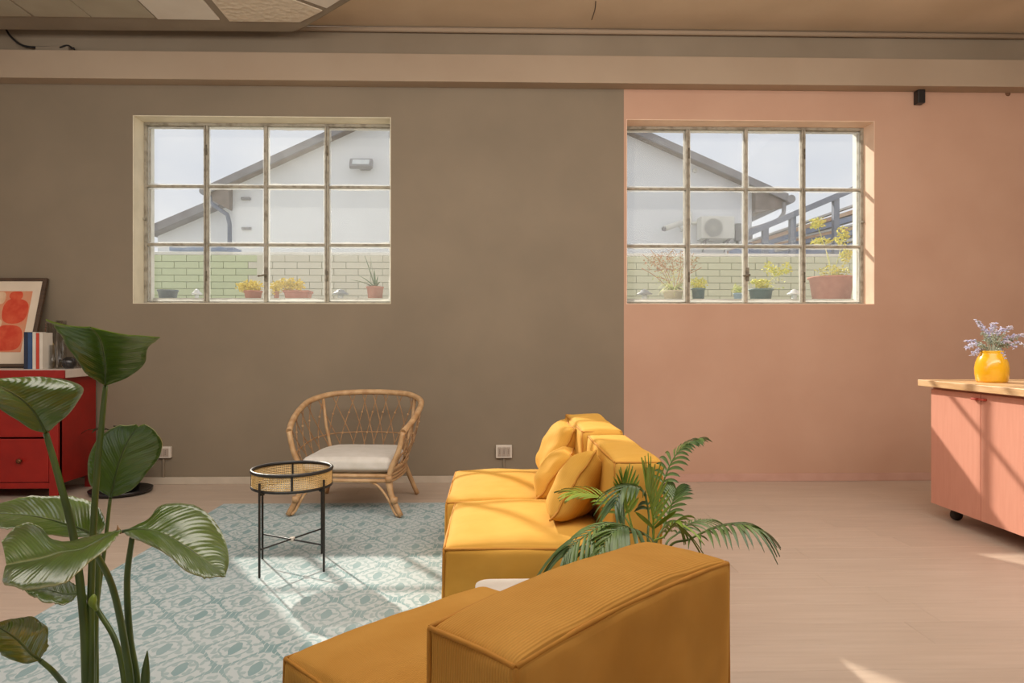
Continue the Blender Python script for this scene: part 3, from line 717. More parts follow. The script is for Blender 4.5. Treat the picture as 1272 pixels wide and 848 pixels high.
for i in range(-2, NS+1):
    for sg in (1, -1):
        P = []
        for k in range(13):
            v = k/12; u = (i+(.5 if sg > 0 else 2.0)+sg*1.5*v-.5)/NS+.0
            if -.001 <= u <= 1.001: P.append(S(u, v)+Vector((0, 0, 0)))
        if len(P) > 2: mb.tube(P, .0036, 6)
obj('woven_lattice', mb, M['rattan_core'], t, local=True)
mb = MB()
for r_, ph in ((1/3, .0), (2/3, .5)):
    for i in range(NS+1):
        u = (i+ph)/NS
        if 0 < u < 1: p = S(u, r_); mb.lathe([(.002, -.007), (.0075, -.004), (.0075, .004), (.002, .007)], p, 8)
obj('lattice_binding', mb, M['rattan'], t, local=True)['kind'] = 'stuff'
for sx in (-1, 1):
    # front upright from the arm end to the seat, then a splayed leg
    obj('arm_post', MB().tube(spline([(sx*.362, -.30, .535), (sx*.335, -.305, .42), (sx*.285, -.31, .30), (sx*.272, -.31, .22)], 14), .0165, 10), M['rattan'], t, local=True)
    obj('leg', MB().tube(spline([(sx*.262, -.30, .27), (sx*.29, -.315, .15), (sx*.355, -.335, .018)], 12), [.018]*6+[.017]*6, 10), M['rattan'], t, local=True)
    obj('leg', MB().tube(spline([(sx*.25, .24, .27), (sx*.285, .29, .15), (sx*.33, .345, .010)], 12), .017, 10), M['rattan'], t, local=True)
    obj('brace', MB().tube(spline([(sx*.13, -.31, .235), (sx*.20, -.312, .205), (sx*.265, -.318, .13), (sx*.31, -.328, .045), (sx*.335, -.335, .02)], 16), .0085, 8), M['rattan'], t, local=True)
    obj('brace', MB().tube(spline([(sx*.27, -.18, .235), (sx*.28, -.26, .20), (sx*.30, -.30, .12), (sx*.33, -.325, .04)], 14), .008, 8), M['rattan'], t, local=True)
    obj('back_post', MB().tube([S(.5+sx*.20, 0), S(.5+sx*.20, .5), S(.5+sx*.20, 1), Vector((sx*.235, .24, .24))], .011, 8), M['rattan'], t, local=True)
    for p in ((sx*.272, -.31, .245), (sx*.31, -.325, .115)): obj('binding_wrap', MB().lathe([(.022, -.018), (.024, 0), (.022, .018)], p, 12), M['rattan'], t, local=True)
mb = MB()
for z in (.222, .242, .262, .282):
    mb.tube([Vector((p.x*.97, p.y*.97, z)) for p in Lw], .0095, 8)
obj('seat_apron', mb, M['rattan'], t, local=True)
mb = MB(); mb.tube([(-.28, -.315, .232), (.28, -.315, .232)], .012, 8); mb.tube([(-.28, -.315, .262), (.28, -.315, .262)], .012, 8)
for k in range(9): mb.tube([(-.28, -.28+k*.065, .262), (.28, -.28+k*.065, .262)], .008, 6)
obj('seat_frame', mb, M['rattan'], t, local=True)
cb = soft_box((0, -.015, .325), (.285, .285, .045), .032, (.004, .006, .012), 24, 3.3, .001)
for v in cb.v:
    if v.y > 0: v.x *= 1-.22*min(1, v.y/.27)**2
obj('seat_cushion', cb, M['cushion'], t, local=True)

# ------------------------------------------------------------------ tray table
t = thing('tray_table', 'round black metal tray table with woven cane band on the rug', 'table', (-.99, 3.355, ZR), 0)
RT = .187
def ring(r, z, th, n=64): return MB().tube([(r*math.cos(2*PI*k/n), r*math.sin(2*PI*k/n), z) for k in range(n)], th, 8, closed=True)
obj('top_rim', ring(RT, .470, .0085), M['dark'], t, local=True); obj('bottom_rim', ring(RT-.002, .393, .0075), M['dark'], t, local=True)
obj('tray_base', MB().lathe([(RT-.005, .388), (RT-.005, .396)], (0, 0, 0), 64), M['dark'], t, local=True)
mb = MB(); n = 120
for k in range(n):
    a = 2*PI*k/n; d = .0016/RT
    for (dd, rr) in ((d, RT),):
        p = [(rr*math.cos(a-dd), rr*math.sin(a-dd)), (rr*math.cos(a+dd), rr*math.sin(a+dd)), ((rr-.002)*math.cos(a+dd), (rr-.002)*math.sin(a+dd)), ((rr-.002)*math.cos(a-dd), (rr-.002)*math.sin(a-dd))]
        mb.prism(p, .396, .466)
for z in [.401+i*.0085 for i in range(8)]:
    mb.tube([((RT-.001)*math.cos(2*PI*k/64), (RT-.001)*math.sin(2*PI*k/64), z) for k in range(64)], .0021, 5, closed=True)
o = obj('cane_band', mb, M['cane'], t, local=True)
for k in range(4):
    a = math.radians(16+90*k); b = MB(); b.box(-.005, .005, -.003, .003, .392, .47); b.xf(Matrix.Rotation(a, 4, 'Z') @ Matrix.Translation((RT, 0, 0)) @ Matrix.Rotation(PI/2, 4, 'Z'))
    obj('rim_strut', b, M['dark'], t, local=True)
LG = [math.radians(a) for a in (-29, 61, 151, 241)]
for a in LG:
    b = MB(); b.box(-.0042, .0042, -.0042, .0042, 0, .435); b.xf(Matrix.Rotation(a, 4, 'Z') @ Matrix.Translation((RT+.016, 0, 0)))
    obj('leg', b, M['dark'], t, local=True, bevel=.001)
    b = MB(); b.box(-.02, .004, -.006, .006, .378, .390); b.xf(Matrix.Rotation(a, 4, 'Z') @ Matrix.Translation((RT+.010, 0, 0)))
    obj('leg_bracket', b, M['dark'], t, local=True)
for k in (0, 1):
    a = LG[k]; r = RT+.012; dz = .004*k
    obj('cross_bar', MB().tube([(r*math.cos(a), r*math.sin(a), .125+dz), (-r*math.cos(a), -r*math.sin(a), .125+dz)], .0042, 8), M['dark'], t, local=True)
obj('cross_joint', MB().lathe([(.012, .118), (.012, .136)], (0, 0, 0), 16), M['plate'], t, local=True)

# ------------------------------------------------------------------ red dresser and what stands on it
DX1 = -3.055; DX0 = -4.35; DY0, DY1 = 4.845, 5.30; DT = .905
t = thing('red_dresser', 'red painted dresser with pale top at left edge of room', 'dresser', ((DX0+DX1)/2, (DY0+DY1)/2, 0))
mb = MB()
mb.box(DX1-.022, DX1, DY0+.02, DY1, .10, DT-.062); mb.box(DX0, DX0+.022, DY0+.02, DY1, .10, DT-.062); mb.box(DX0+.022, DX1-.022, DY1-.012, DY1, .10, DT-.062)
mb.box(DX0+.022, DX1-.022, DY0+.02, DY1-.012, .10, .12)
obj('body', mb, M['red'], t, bevel=.002)
for x in (DX0, DX1-.062):
    obj('corner_post', MB().box(x, x+.062, DY0, DY0+.05, 0, DT-.062), M['red'], t, bevel=.004)
    obj('rear_leg', MB().box(x+.005, x+.05, DY1-.05, DY1-.002, 0, .10), M['red'], t, bevel=.003)
obj('apron', MB().box(DX0+.062, DX1-.062, DY0+.006, DY0+.03, .072, .112), M['red'], t, bevel=.002)
obj('top_apron', MB().box(DX0+.062, DX1-.062, DY0+.006, DY0+.03, .755, DT-.062), M['red'], t, bevel=.002)
tp = obj('top', MB().box(DX0-.03, DX1+.06, DY0-.015, DY1+.01, DT-.060, DT), M['cream_top'], t, bevel=.004)
obj('top_front_edge', MB().box(DX0-.031, DX1+.062, DY0-.032, DY0-.0155, DT-.0605, DT-.004), M['red'], tp, bevel=.002)
for (z0, z1) in ((.118, .420), (.432, .748)):
    d = obj('drawer', MB().box(DX0+.066, DX1-.066, DY0+.002, DY0+.022, z0, z1), M['red'], t, bevel=.003)
    for kx in (DX1-.255, DX0+.255):
        obj('knob', MB().lathe([(.008, 0), (.008, .012), (.018, .02), (.016, .03), (.006, .034)], (0, 0, 0), 16).xf(Matrix.Translation((kx, DY0+.002, (z0+z1)/2-.0)) @ Matrix.Rotation(PI/2, 4, 'X')), M['knob_brass'], d)
# leaning framed print
FW, FH = .62, .70; t = thing('framed_print', 'dark framed print of orange and red shapes leaning on grey wall', 'picture', (-3.73, 5.10, DT))
lean = math.atan2(.195, .67); FM = Matrix.Translation((0, 0, .0085)) @ Matrix.Rotation(-lean, 4, 'X')
hw = .31
def fobj(name, mb, mt, par=t, bevel=0):
    return obj(name, mb.xf(FM), mt, par, bevel=bevel, local=True)
bar = .030
fobj('frame_side', MB().box(-hw, -hw+bar, 0, .026, 0, FH), M['dark_wood'], bevel=.002); fobj('frame_side', MB().box(hw-bar, hw, 0, .026, 0, FH), M['dark_wood'], bevel=.002)
fobj('frame_rail', MB().box(-hw+bar, hw-bar, 0, .026, 0, bar*.8), M['dark_wood'], bevel=.002); fobj('frame_rail', MB().box(-hw+bar, hw-bar, 0, .026, FH-bar*.8, FH), M['dark_wood'], bevel=.002)
mbp = fobj('mat_board', MB().box(-hw+bar-.002, hw-bar+.002, .012, .018, bar*.8-.002, FH-bar*.8+.002), M['mat_board'])
pr = fobj('print_sheet', MB().box(-.23, .215, .0095, .0118, .115, .595), M['print_bg'])
def blob(cx, cz, rx, rz, seed, mt, y):
    P = []
    for k in range(28):
        a = 2*PI*k/28; e = .75; c_, s_ = math.cos(a), math.sin(a); r = 1+.08*noise.noise(Vector((c_+seed, s_, 0)))
        P.append((cx+rx*math.copysign(abs(c_)**e, c_)*r, cz+rz*math.copysign(abs(s_)**e, s_)*r))
    fobj('printed_shape', MB().prism(P, y, y+.0006, 'y'), mt, t)
    return
blob(.115, .435, .095, .100, 1, M['print_red'], .0087); blob(.10, .56, .05, .034, 2, M['print_red'], .0089); blob(.10, .225, .105, .100, 3, M['print_red'], .0087)
blob(-.02, .335, .055, .04, 4, M['print_pale'], .0089); blob(-.09, .45, .075, .075, 5, M['print_red'], .0086); blob(-.12, .20, .075, .075, 6, M['print_pale'], .0087); blob(-.01, .54, .035, .05, 7, M['print_pale'], .0088)
# books
def book(px0, px1, h, d, mt, label, yb=4.98):
    a = at(px0, 450, yb).x; b_ = at(px1, 450, yb).x
    t = thing('book', label, 'book', ((a+b_)/2, yb, DT), 0, 'books standing beside the framed print')
    w_ = (b_-a)-.001; c_ = .0025
    mb = MB(); mb.box(-w_/2, -w_/2+c_, 0, d, 0, h); mb.box(w_/2-c_, w_/2, 0, d, 0, h); mb.box(-w_/2+c_, w_/2-c_, 0, .003, 0, h)
    obj('cover', mb, mt, t, local=True); obj('page_block', MB().box(-w_/2+c_, w_/2-c_, .003, d-.004, .003, h-.004), M['paper'], t, local=True)
    return t
# they stand beside the print, in front of it
book(29.5, 34.5, .262, .11, M['book_navy'], 'thin navy book, leftmost of the row by the print', 4.92)
book(34.5, 40, .258, .11, M['book_blue'], 'blue book between the navy and the white ones', 4.92)
b3 = book(40.3, 44.5, .262, .11, M['book_white'], 'white book right of the blue one', 4.92)
book(44.7, 48.6, .255, .11, M['book_red'], 'red spined book in the middle of the row', 4.92)
book(48.8, 53, .258, .11, M['book_white'], 'cream book, rightmost of the row on the dresser', 4.92)
# glassware
def vase(px, y, r, h, label, mt=None, wall_=.003):
    q = at(px, 450, y); t = thing('glass_vase', label, 'vase', (q.x, y, DT), 0, 'clear glassware on the red dresser')
    obj('glass_body', MB().lathe([(r*.96, 0), (r, .01), (r, h), (r-wall_, h), (r-wall_, .012)], (0, 0, 0), 28), mt or M['glassware'], t, local=True)
    return t
vase(63, 5.17, .036, .33, 'tall clear glass vase beside the books'); vase(76, 5.15, .036, .35, 'tallest clear glass vase behind the black pot')
vase(66, 5.0, .024, .17, 'short clear glass tumbler in front of tall vase'); vase(75, 4.97, .024, .20, 'slim clear tumbler left of the black pot'); vase(98, 5.14, .034, .16, 'clear glass jar at the right end of dresser')
q = at(60, 450, 5.08); o = obj('jar', MB().lathe([(.034, 0), (.038, .02), (.038, .17), (.028, .19), (.028, .205)], (0, 0, 0), 24), M['olive'], None); o.location = (q.x+.0, 5.08, DT); tag(o, 'olive yellow jar between the glass vases', 'jar')
q = at(86, 450, 5.0); o = obj('round_pot', MB().lathe([(.026, 0), (.044, .02), (.05, .042), (.042, .068), (.022, .080), (.016, .084)], (0, 0, 0), 28), M['ceramic_black'], None); o.location = (q.x, 5.0, DT); tag(o, 'round black pot on right end of red dresser', 'pot')

# dark pot plant on the floor by the dresser
t = thing('potted_plant', 'dark leafed plant in black pot on floor beside red dresser', 'plant', (-2.72, 5.03, 0))
obj('saucer', MB().lathe([(.16, 0), (.205, .012), (.21, .032), (.20, .034), (.16, .016)], (0, 0, 0), 36), M['black'], t, local=True)
obj('pot', MB().lathe([(.115, .017), (.15, .26), (.156, .28), (.146, .28), (.14, .25)], (0, 0, 0), 32), M['black'], t, local=True)
obj('soil', MB().lathe([(.139, .235), (.139, .245)], (0, 0, 0), 28), M['soil'], t, local=True)
rng = random.Random(9)
for k in range(11):
    a = 2*PI*k/11+rng.uniform(-.2, .2); ln = rng.uniform(.16, .26); hgt = rng.uniform(.14, .24)
    if math.sin(a) > .2: ln *= .55
    d = Vector((math.cos(a), math.sin(a), 0)); P = spline([Vector((0, 0, .24)), d*ln*.4+Vector((0, 0, .24+hgt)), d*ln*.8+Vector((0, 0, .24+hgt*1.15)), d*ln+Vector((0, 0, .24+hgt*1.02))], 12)
    mb = MB(); sd = Vector((-d.y, d.x, 0)); vs_, fs_ = [], []
    for i, p in enumerate(P):
        w_ = .003+.020*math.sin(PI*min(1, max(0, (i-3)/8)))**.8; vs_ += [p-sd*w_, p+Vector((0, 0, -.004)), p+sd*w_]
        if i: b0 = (i-1)*3; fs_ += [(b0, b0+1, b0+4, b0+3), (b0+1, b0+2, b0+5, b0+4)]
    mb.add(vs_, fs_, True); obj('leaf', mb, M['dark_leaf'], t, local=True)

# ------------------------------------------------------------------ salmon cabinet and vase
CX = 2.738; CY1 = 4.235; CY0 = CY1-4*.447; ZT = .858
t = thing('salmon_cabinet', 'salmon pink kitchen island with oak top on castors at right edge', 'cabinet', (CX+.32, (CY0+CY1)/2, 0))
mb = MB(); th = .018; X1 = CX+.62
mb.box(CX+.02, X1, CY1-th, CY1, .085, ZT-.042); mb.box(CX+.02, X1, CY0, CY0+th, .085, ZT-.042); mb.box(X1-th, X1, CY0+th, CY1-th, .085, ZT-.042)
mb.box(CX+.02, X1-th, CY0+th, CY1-th, .085, .105); mb.box(CX+.02, X1-th, CY0+th, CY1-th, ZT-.06, ZT-.042)
obj('carcass', mb, M['salmon'], t)
for k in range(4):
    y1 = CY1-.003-k*.447 if k else CY1-.010; y0 = CY1-(k+1)*.447+.0018
    d = obj('door', MB().box(CX, CX+.019, y0, y1, .088, ZT-.055), M['salmon'], t, bevel=.0015)
    ky = y0+.028 if k % 2 == 0 else y1-.028
    obj('handle', MB().box(CX-.022, CX-.0002, ky-.022, ky+.022, ZT-.090, ZT-.078), M['red_handle'], d, bevel=.003)
wt = MB(); nb = 1
obj('worktop', MB().box(CX-.045, X1+.04, CY0-.03, CY1+.055, ZT-.040, ZT), M['worktop'], t, bevel=.003)
for cx_, cy_ in ((CX+.10, CY1-.10), (X1-.07, CY1-.10), (CX+.10, CY0+.13), (X1-.07, CY0+.13)):
    c_ = obj('castor', MB().lathe([(.012, -.016), (.034, -.012), (.034, .012), (.012, .016)], (0, 0, 0), 20).xf(Matrix.Translation((cx_, cy_, .0345)) @ Matrix.Rotation(PI/2, 4, 'X')), M['rubber'], t)
    obj('castor_fork', MB().box(cx_-.012, cx_+.012, cy_-.02, cy_+.02, .064, .0855), M['iron'], c_)
q = at(1232, 470, 3.98); t = thing('yellow_vase', 'glossy yellow vase on the oak worktop at right edge', 'vase', (q.x, 3.98, ZT))
VR = .088
obj('vase_body', MB().lathe([(VR*.86, 0), (VR*.93, .012), (VR*.99, .05), (VR, .085), (VR*.94, .12), (VR*.78, .155), (VR*.68, .168), (VR*.66, .176), (VR*.70, .184), (VR*.66, .188), (VR*.60, .182), (VR*.60, .165)], (0, 0, 0), 40), M['yellow_glaze'], t, local=True)
rng = random.Random(21); vq = Vector((q.x, 3.98, ZT))
tips = [(1200, 432), (1201, 424), (1208, 441), (1214, 398), (1221, 405), (1213, 440), (1232, 404), (1236, 402), (1245, 408), (1256, 406), (1258, 418), (1246, 440), (1270, 416), (1275, 429), (1240, 412), (1226, 412), (1248, 446), (1206, 430), (1252, 425), (1228, 420), (1290, 412), (1262, 432)]
fl_ = thing('lavender_bunch', 'bunch of pale lilac lavender standing in the yellow vase', 'flowers', (vq.x, vq.y, vq.z+.02))
for k, (px, py) in enumerate(tips):
    tip = at(px, py, 3.98+rng.uniform(-.09, .09)); base = vq+Vector((rng.uniform(-.03, .03), rng.uniform(-.03, .03), .03)); neck = vq+Vector(((tip.x-vq.x)*.22, (tip.y-vq.y)*.22, .19))
    neck.x = max(vq.x-.042, min(vq.x+.042, neck.x)); P = spline([base, neck, neck.lerp(tip, .6)+Vector((0, 0, .02)), tip], 18)
    mb = MB(); mb.tube(P, .002, 5, mi=0)
    for i in range(8, 18):
        p = P[i]; 
        for j in range(5):
            dv = Vector((rng.gauss(0, 1), rng.gauss(0, 1), rng.gauss(0, .6)+.3)).normalized()*rng.uniform(.007, .017)
            s_ = rng.uniform(.003, .0062); mi = 1 if i > 10 else 0
            mb.tube([p+dv*.3, p+dv*.75, p+dv*1.3], [s_*.4, s_, s_*.2], 5, mi=mi)
    obj('lavender_sprig', mb, [M['sage'], M['lilac']], fl_)

# ------------------------------------------------------------------ large-leaved plant at left
PX = Vector((-.85, 1.50, ZR))
t = thing('bird_of_paradise', 'tall large-leaved plant in front of the rug at left', 'plant', PX)
obj('pot', MB().lathe([(.12, 0), (.145, .20), (.15, .235), (.14, .235), (.134, .21)], (0, 0, 0), 40), M['pot_grey'], t, local=True)
obj('soil', MB().lathe([(.133, .185), (.133, .20)], (0, 0, 0), 32), M['soil'], t, local=True)
def blade(rows, n=34, m_=14, curl=.10, seed=0, sub=1.0):
    """rows of (left, mid, right) points: smooth blade surface with its own thickness"""
    L_ = spline([r[0] for r in rows], n); Mi = spline([r[1] for r in rows], n); R2 = spline([r[2] for r in rows], n)
    mb = MB(); mb.uv = []
    for side in (0, 1):
        for i in range(n):
            for j in range(m_+1):
                s_ = -1+2*j/m_; m0 = Mi[i]
                e = (L_[i] if s_ < 0 else R2[i])
                a = abs(s_); ctrl = m0.lerp(e, .5); nrm = (R2[i]-L_[i]).cross(Mi[min(i+1, n-1)]-Mi[max(i-1, 0)])
                nrm = nrm.normalized() if nrm.length > 1e-7 else Vector((0, 0, 1))
                wdt = (R2[i]-L_[i]).length
                p = m0.lerp(e, a)+nrm*(curl*wdt*(a*(1-a))+.0016*a*a*math.sin(i*.8+seed+(2 if s_ > 0 else 0))+.003*a*noise.noise(Vector((i*.9, s_*3, seed))))
                v = (i/(n-1))
                p = p+nrm*(.0008 if side else -.0008)
                mb.v.append(p); mb.uv.append((s_*.5+.5, v*1.0))
    W_ = m_+1; B = n*W_
    for i in range(n-1):
        for j in range(m_):
            a = i*W_+j
            mb.f.append((a, a+1, a+W_+1, a+W_)); mb.f.append((B+a, B+a+W_, B+a+W_+1, B+a+1)); mb.sm += [True, True]; mb.mi += [0, 0]
    for i in range(n-1):
        for j in (0, m_):
            a = i*W_+j; mb.f.append((a, a+W_, B+a+W_, B+a)); mb.sm.append(False); mb.mi.append(0)
    return mb
def LR(rows): return [tuple(at(*p) for p in r) for r in rows]
def same(x, y, Y): return ((x, y, Y),)*3
leaves = [
 (1, [same(131, 479, 1.50), ((108, 464, 1.46), (131, 456, 1.50), (158, 469, 1.46)), ((84, 430, 1.40), (128, 434, 1.47), (179, 452, 1.42)), ((70, 408, 1.34), (123, 418, 1.43), (184, 432, 1.37)), ((57, 396, 1.28), (112, 406, 1.37), (199, 419, 1.32))], .10),
 (2, [same(57, 538, 1.47), ((40, 533, 1.45), (51, 525, 1.46), (66, 531, 1.47)), ((12, 516, 1.40), (38, 506, 1.43), (88, 510, 1.48)), ((-14, 500, 1.34), (16, 489, 1.40), (103, 482, 1.50)), ((-45, 489, 1.28), (-10, 478, 1.36), (66, 469, 1.48)), ((-55, 476, 1.28), (-50, 474, 1.30), (-20, 470, 1.36))], .08),
 (3, [same(137, 618, 1.66), ((112, 600, 1.63), (141, 601, 1.64), (165, 607, 1.64)), ((110, 571, 1.58), (147, 578, 1.62), (186, 583, 1.58)), ((122, 544, 1.54), (155, 556, 1.60), (200, 563, 1.53)), ((146, 529, 1.52), (163, 541, 1.57), (198, 541, 1.51)), ((168, 528, 1.50), (172, 530, 1.52), (180, 527, 1.50))], -.12),
 (4, [same(121, 668, 1.58), ((98, 667, 1.55), (106, 659, 1.57), (131, 648, 1.62)), ((58, 664, 1.50), (76, 649, 1.55), (112, 622, 1.66)), ((28, 657, 1.46), (42, 641, 1.52), (72, 616, 1.66)), ((-2, 655, 1.43), (5, 638, 1.48), (28, 618, 1.62)), ((-46, 648, 1.40), (-42, 640, 1.42), (-35, 634, 1.46))], -.06),
 (5, [same(150, 659, 1.30), ((141, 672, 1.26), (130, 668, 1.29), (120, 664, 1.33)), ((112, 698, 1.20), (102, 682, 1.26), (90, 672, 1.36)), ((78, 724, 1.14), (76, 686, 1.23), (66, 673, 1.36)), ((42, 731, 1.12), (52, 694, 1.21), (50, 654, 1.37)), ((12, 728, 1.12), (26, 699, 1.20), (22, 652, 1.34)), ((3, 722, 1.14), (8, 702, 1.19), (2, 674, 1.28))], .14),
 (6, [same(152, 660, 1.36), ((168, 670, 1.33), (172, 657, 1.36), (180, 648, 1.40)), ((196, 681, 1.28), (199, 662, 1.34), (201, 628, 1.42)), ((224, 703, 1.24), (227, 677, 1.31), (244, 628, 1.42)), ((244, 715, 1.22), (254, 696, 1.28), (276, 662, 1.38)), ((262, 717, 1.22), (272, 709, 1.25), (284, 695, 1.30)), same(280, 716, 1.24)], -.10),
 (7, [same(98, 737, 1.52), ((82, 750, 1.46), (80, 738, 1.50), (88, 722, 1.56)), ((52, 746, 1.44), (54, 732, 1.48), (64, 718, 1.56)), same(28, 732, 1.46)], .08),
 (8, [same(50, 820, 1.22), ((30, 824, 1.18), (38, 812, 1.20), (59, 800, 1.24)), ((4, 814, 1.14), (24, 797, 1.17), (58, 780, 1.24)), ((-10, 802, 1.12), (9, 786, 1.15), (42, 767, 1.23)), ((-14, 788, 1.12), (-4, 779, 1.14), (16, 768, 1.18)), same(-16, 776, 1.12)], .10),
]
bot = lambda dx, dy=0: PX+Vector((dx, dy, .19))
stems = {1: [(131, 479, 1.50), (126, 530, 1.50), (118, 620, 1.50), (113, 740, 1.50), (112, 860, 1.50)], 2: [(57, 538, 1.47), (72, 590, 1.47), (92, 670, 1.48), (104, 770, 1.49), (108, 860, 1.50)],
 3: [(137, 618, 1.66), (130, 680, 1.63), (120, 760, 1.58), (119, 860, 1.54)], 4: [(121, 668, 1.58), (122, 700, 1.57), (118, 790, 1.54), (116, 860, 1.52)], 5: [(118, 684, 1.30), (140, 730, 1.36), (155, 800, 1.42), (162, 870, 1.46)],
 6: [(164, 668, 1.37), (158, 720, 1.40), (161, 790, 1.44), (170, 870, 1.48)], 7: [(98, 737, 1.52), (112, 745, 1.52), (124, 762, 1.52), (145, 800, 1.50), (156, 860, 1.49)], 8: [(50, 820, 1.22), (68, 836, 1.24), (90, 866, 1.32), (110, 910, 1.42)]}
for k, rows, curl in leaves:
    lf = obj('leaf', blade(LR(rows), curl=curl, seed=k), M['leaf'], t)
    mr = spline([r[1] for r in LR(rows)], 24)
    obj('midrib', MB().tube([p for p in mr], [.0028*(1-i/24)+.0008 for i in range(24)], 6), M['petiole'], lf)
    P = [at(*p) for p in stems[k]]+[bot((k-4)*.016, (k % 3-1)*.02)]
    P = spline(P, 30); r0 = {1: .0052, 2: .0060, 3: .0038, 4: .0045, 5: .0052, 6: .0052, 7: .0042, 8: .0040}[k]
    obj('leaf_stalk', MB().tube(P, [r0*(1+.75*i/29) for i in range(30)], 10), M['petiole'], t)
obj('new_shoot', MB().tube(spline([at(183, 808, 1.45), at(181, 830, 1.45), at(178, 870, 1.46), bot(.05)], 16), [.001+.008*min(1, i/6) for i in range(16)], 8), M['petiole'], t)
obj('new_shoot', MB().tube(spline([at(117, 738, 1.48), at(115, 748, 1.48), at(120, 758, 1.49)], 8), [.002, .006, .008, .009, .008, .006, .004, .003], 8), M['palm_bright'], t)
obj('dry_tip', MB().tube(spline([at(146, 652, 1.30), at(147, 658, 1.30), at(150, 662, 1.31)], 6), [.0008, .0015, .003, .004, .003, .002], 6), M['rattan_core'], t)

# ------------------------------------------------------------------ palm behind the near sofa
PB = Vector((.50, 1.92, 0))
t = thing('potted_palm', 'feathery green palm between the mustard sofas', 'plant', PB)
obj('pot', MB().lathe([(.10, 0), (.13, .24), (.135, .26), (.125, .26), (.118, .24)], (0, 0, 0), 36), M['pot_grey'], t, local=True)
obj('soil', MB().lathe([(.117, .215), (.117, .228)], (0, 0, 0), 28), M['soil'], t, local=True)
rng = random.Random(33)
def frond(pts, n_l, length, mt, droop=.5, start=.35, wid=.006, spread=.8, up=0.0):
    P = spline([PB+Vector((rng.uniform(-.03, .03), rng.uniform(-.03, .03), .22))]+[at(*p) for p in pts], 60)
    mb = MB(); mb.tube(P, [.0035*(1-i/60)+.001 for i in range(60)], 6)
    for i in range(n_l):
        f = start+(1-start)*i/(n_l-1); k = min(58, int(f*59)); p = P[k]; T_ = (P[k+1]-P[max(0, k-1)]).normalized()
        side0 = T_.cross(Vector((0, 0, 1))); side0 = side0.normalized() if side0.length > .05 else Vector((1, 0, 0))
        nrm = side0.cross(T_).normalized()
        g = (f-start)/(1-start); ln = length*(.55+.75*math.sin(PI*(.12+.80*g)))*rng.uniform(.88, 1.1)
        for sg in (-1, 1):
            d = (side0*sg*spread+T_*(.55+.5*g)+nrm*(.18+up)).normalized()
            q = []
            for j in range(7):
                h_ = j/6; q.append(p+d*ln*h_+Vector((0, 0, -1))*droop*ln*h_**2*.9)
            vs_, fs_ = [], []
            for j, c_ in enumerate(q):
                dd = (q[min(j+1, 6)]-q[max(j-1, 0)]).normalized(); wv = dd.cross(nrm).normalized()*wid*math.sin(PI*(.08+.90*j/6))**.7*(1 if j < 6 else .1)
                vs_ += [c_-wv+nrm*.0016, c_-nrm*.0012, c_+wv+nrm*.0016]
                if j: b0 = (j-1)*3; fs_ += [(b0, b0+1, b0+4, b0+3), (b0+1, b0+2, b0+5, b0+4)]
            mb.add(vs_, fs_, True)
    return obj('frond', mb, mt, t)
frond([(812, 672, 1.98), (818, 620, 2.05), (832, 578, 2.08), (848, 556, 2.08), (866, 546, 2.06)], 15, .080, M['palm'], .55, .50, .0055)
frond([(828, 690, 1.88), (858, 669, 1.80), (890, 655, 1.76), (920, 651, 1.72), (944, 659, 1.70)], 14, .082, M['palm'], .75, .42, .0045)
frond([(802, 680, 1.86), (780, 655, 1.80), (750, 652, 1.76), (718, 672, 1.72), (700, 692, 1.70)], 18, .105, M['palm'], .95, .38, .0055)
frond([(795, 690, 1.98), (784, 650, 2.02), (778, 622, 2.05), (773, 600, 2.06)], 9, .075, M['palm_bright'], .05, .62, .0055, .45, .1)
frond([(795, 685, 1.95), (775, 640, 2.02), (745, 617, 2.05), (712, 612, 2.05)], 12, .10, M['palm_bright'], .35, .50, .0055, .8)
frond([(812, 690, 1.86), (812, 655, 1.86), (808, 625, 1.86), (802, 605, 1.86)], 13, .11, M['palm_bright'], .1, .50, .0058, .5, .1)
frond([(806, 685, 1.92), (806, 640, 1.97), (798, 610, 1.98), (776, 605, 1.96), (764, 628, 1.93)], 15, .07, M['palm'], .7, .45, .0055)
frond([(825, 690, 1.95), (842, 662, 2.0), (862, 648, 2.03), (884, 645, 2.06)], 12, .06, M['palm'], .6, .50, .0045)
frond([(806, 690, 1.80), (790, 660, 1.74), (765, 658, 1.70), (742, 690, 1.66)], 15, .105, M['palm'], .9, .42, .0068)
frond([(815, 690, 1.96), (826, 650, 2.0), (836, 622, 2.02), (840, 608, 2.03)], 11, .07, M['palm'], .4, .5, .0055)
frond([(808, 690, 1.84), (826, 665, 1.82), (838, 650, 1.80), (845, 655, 1.80)], 11, .07, M['palm_bright'], .5, .5, .0055)

# ------------------------------------------------------------------ outside
ZG = 1.455
og = struct('ground', MB().box(-14, 16, YO+.001, 30, ZG-.06, ZG), M['ground'])
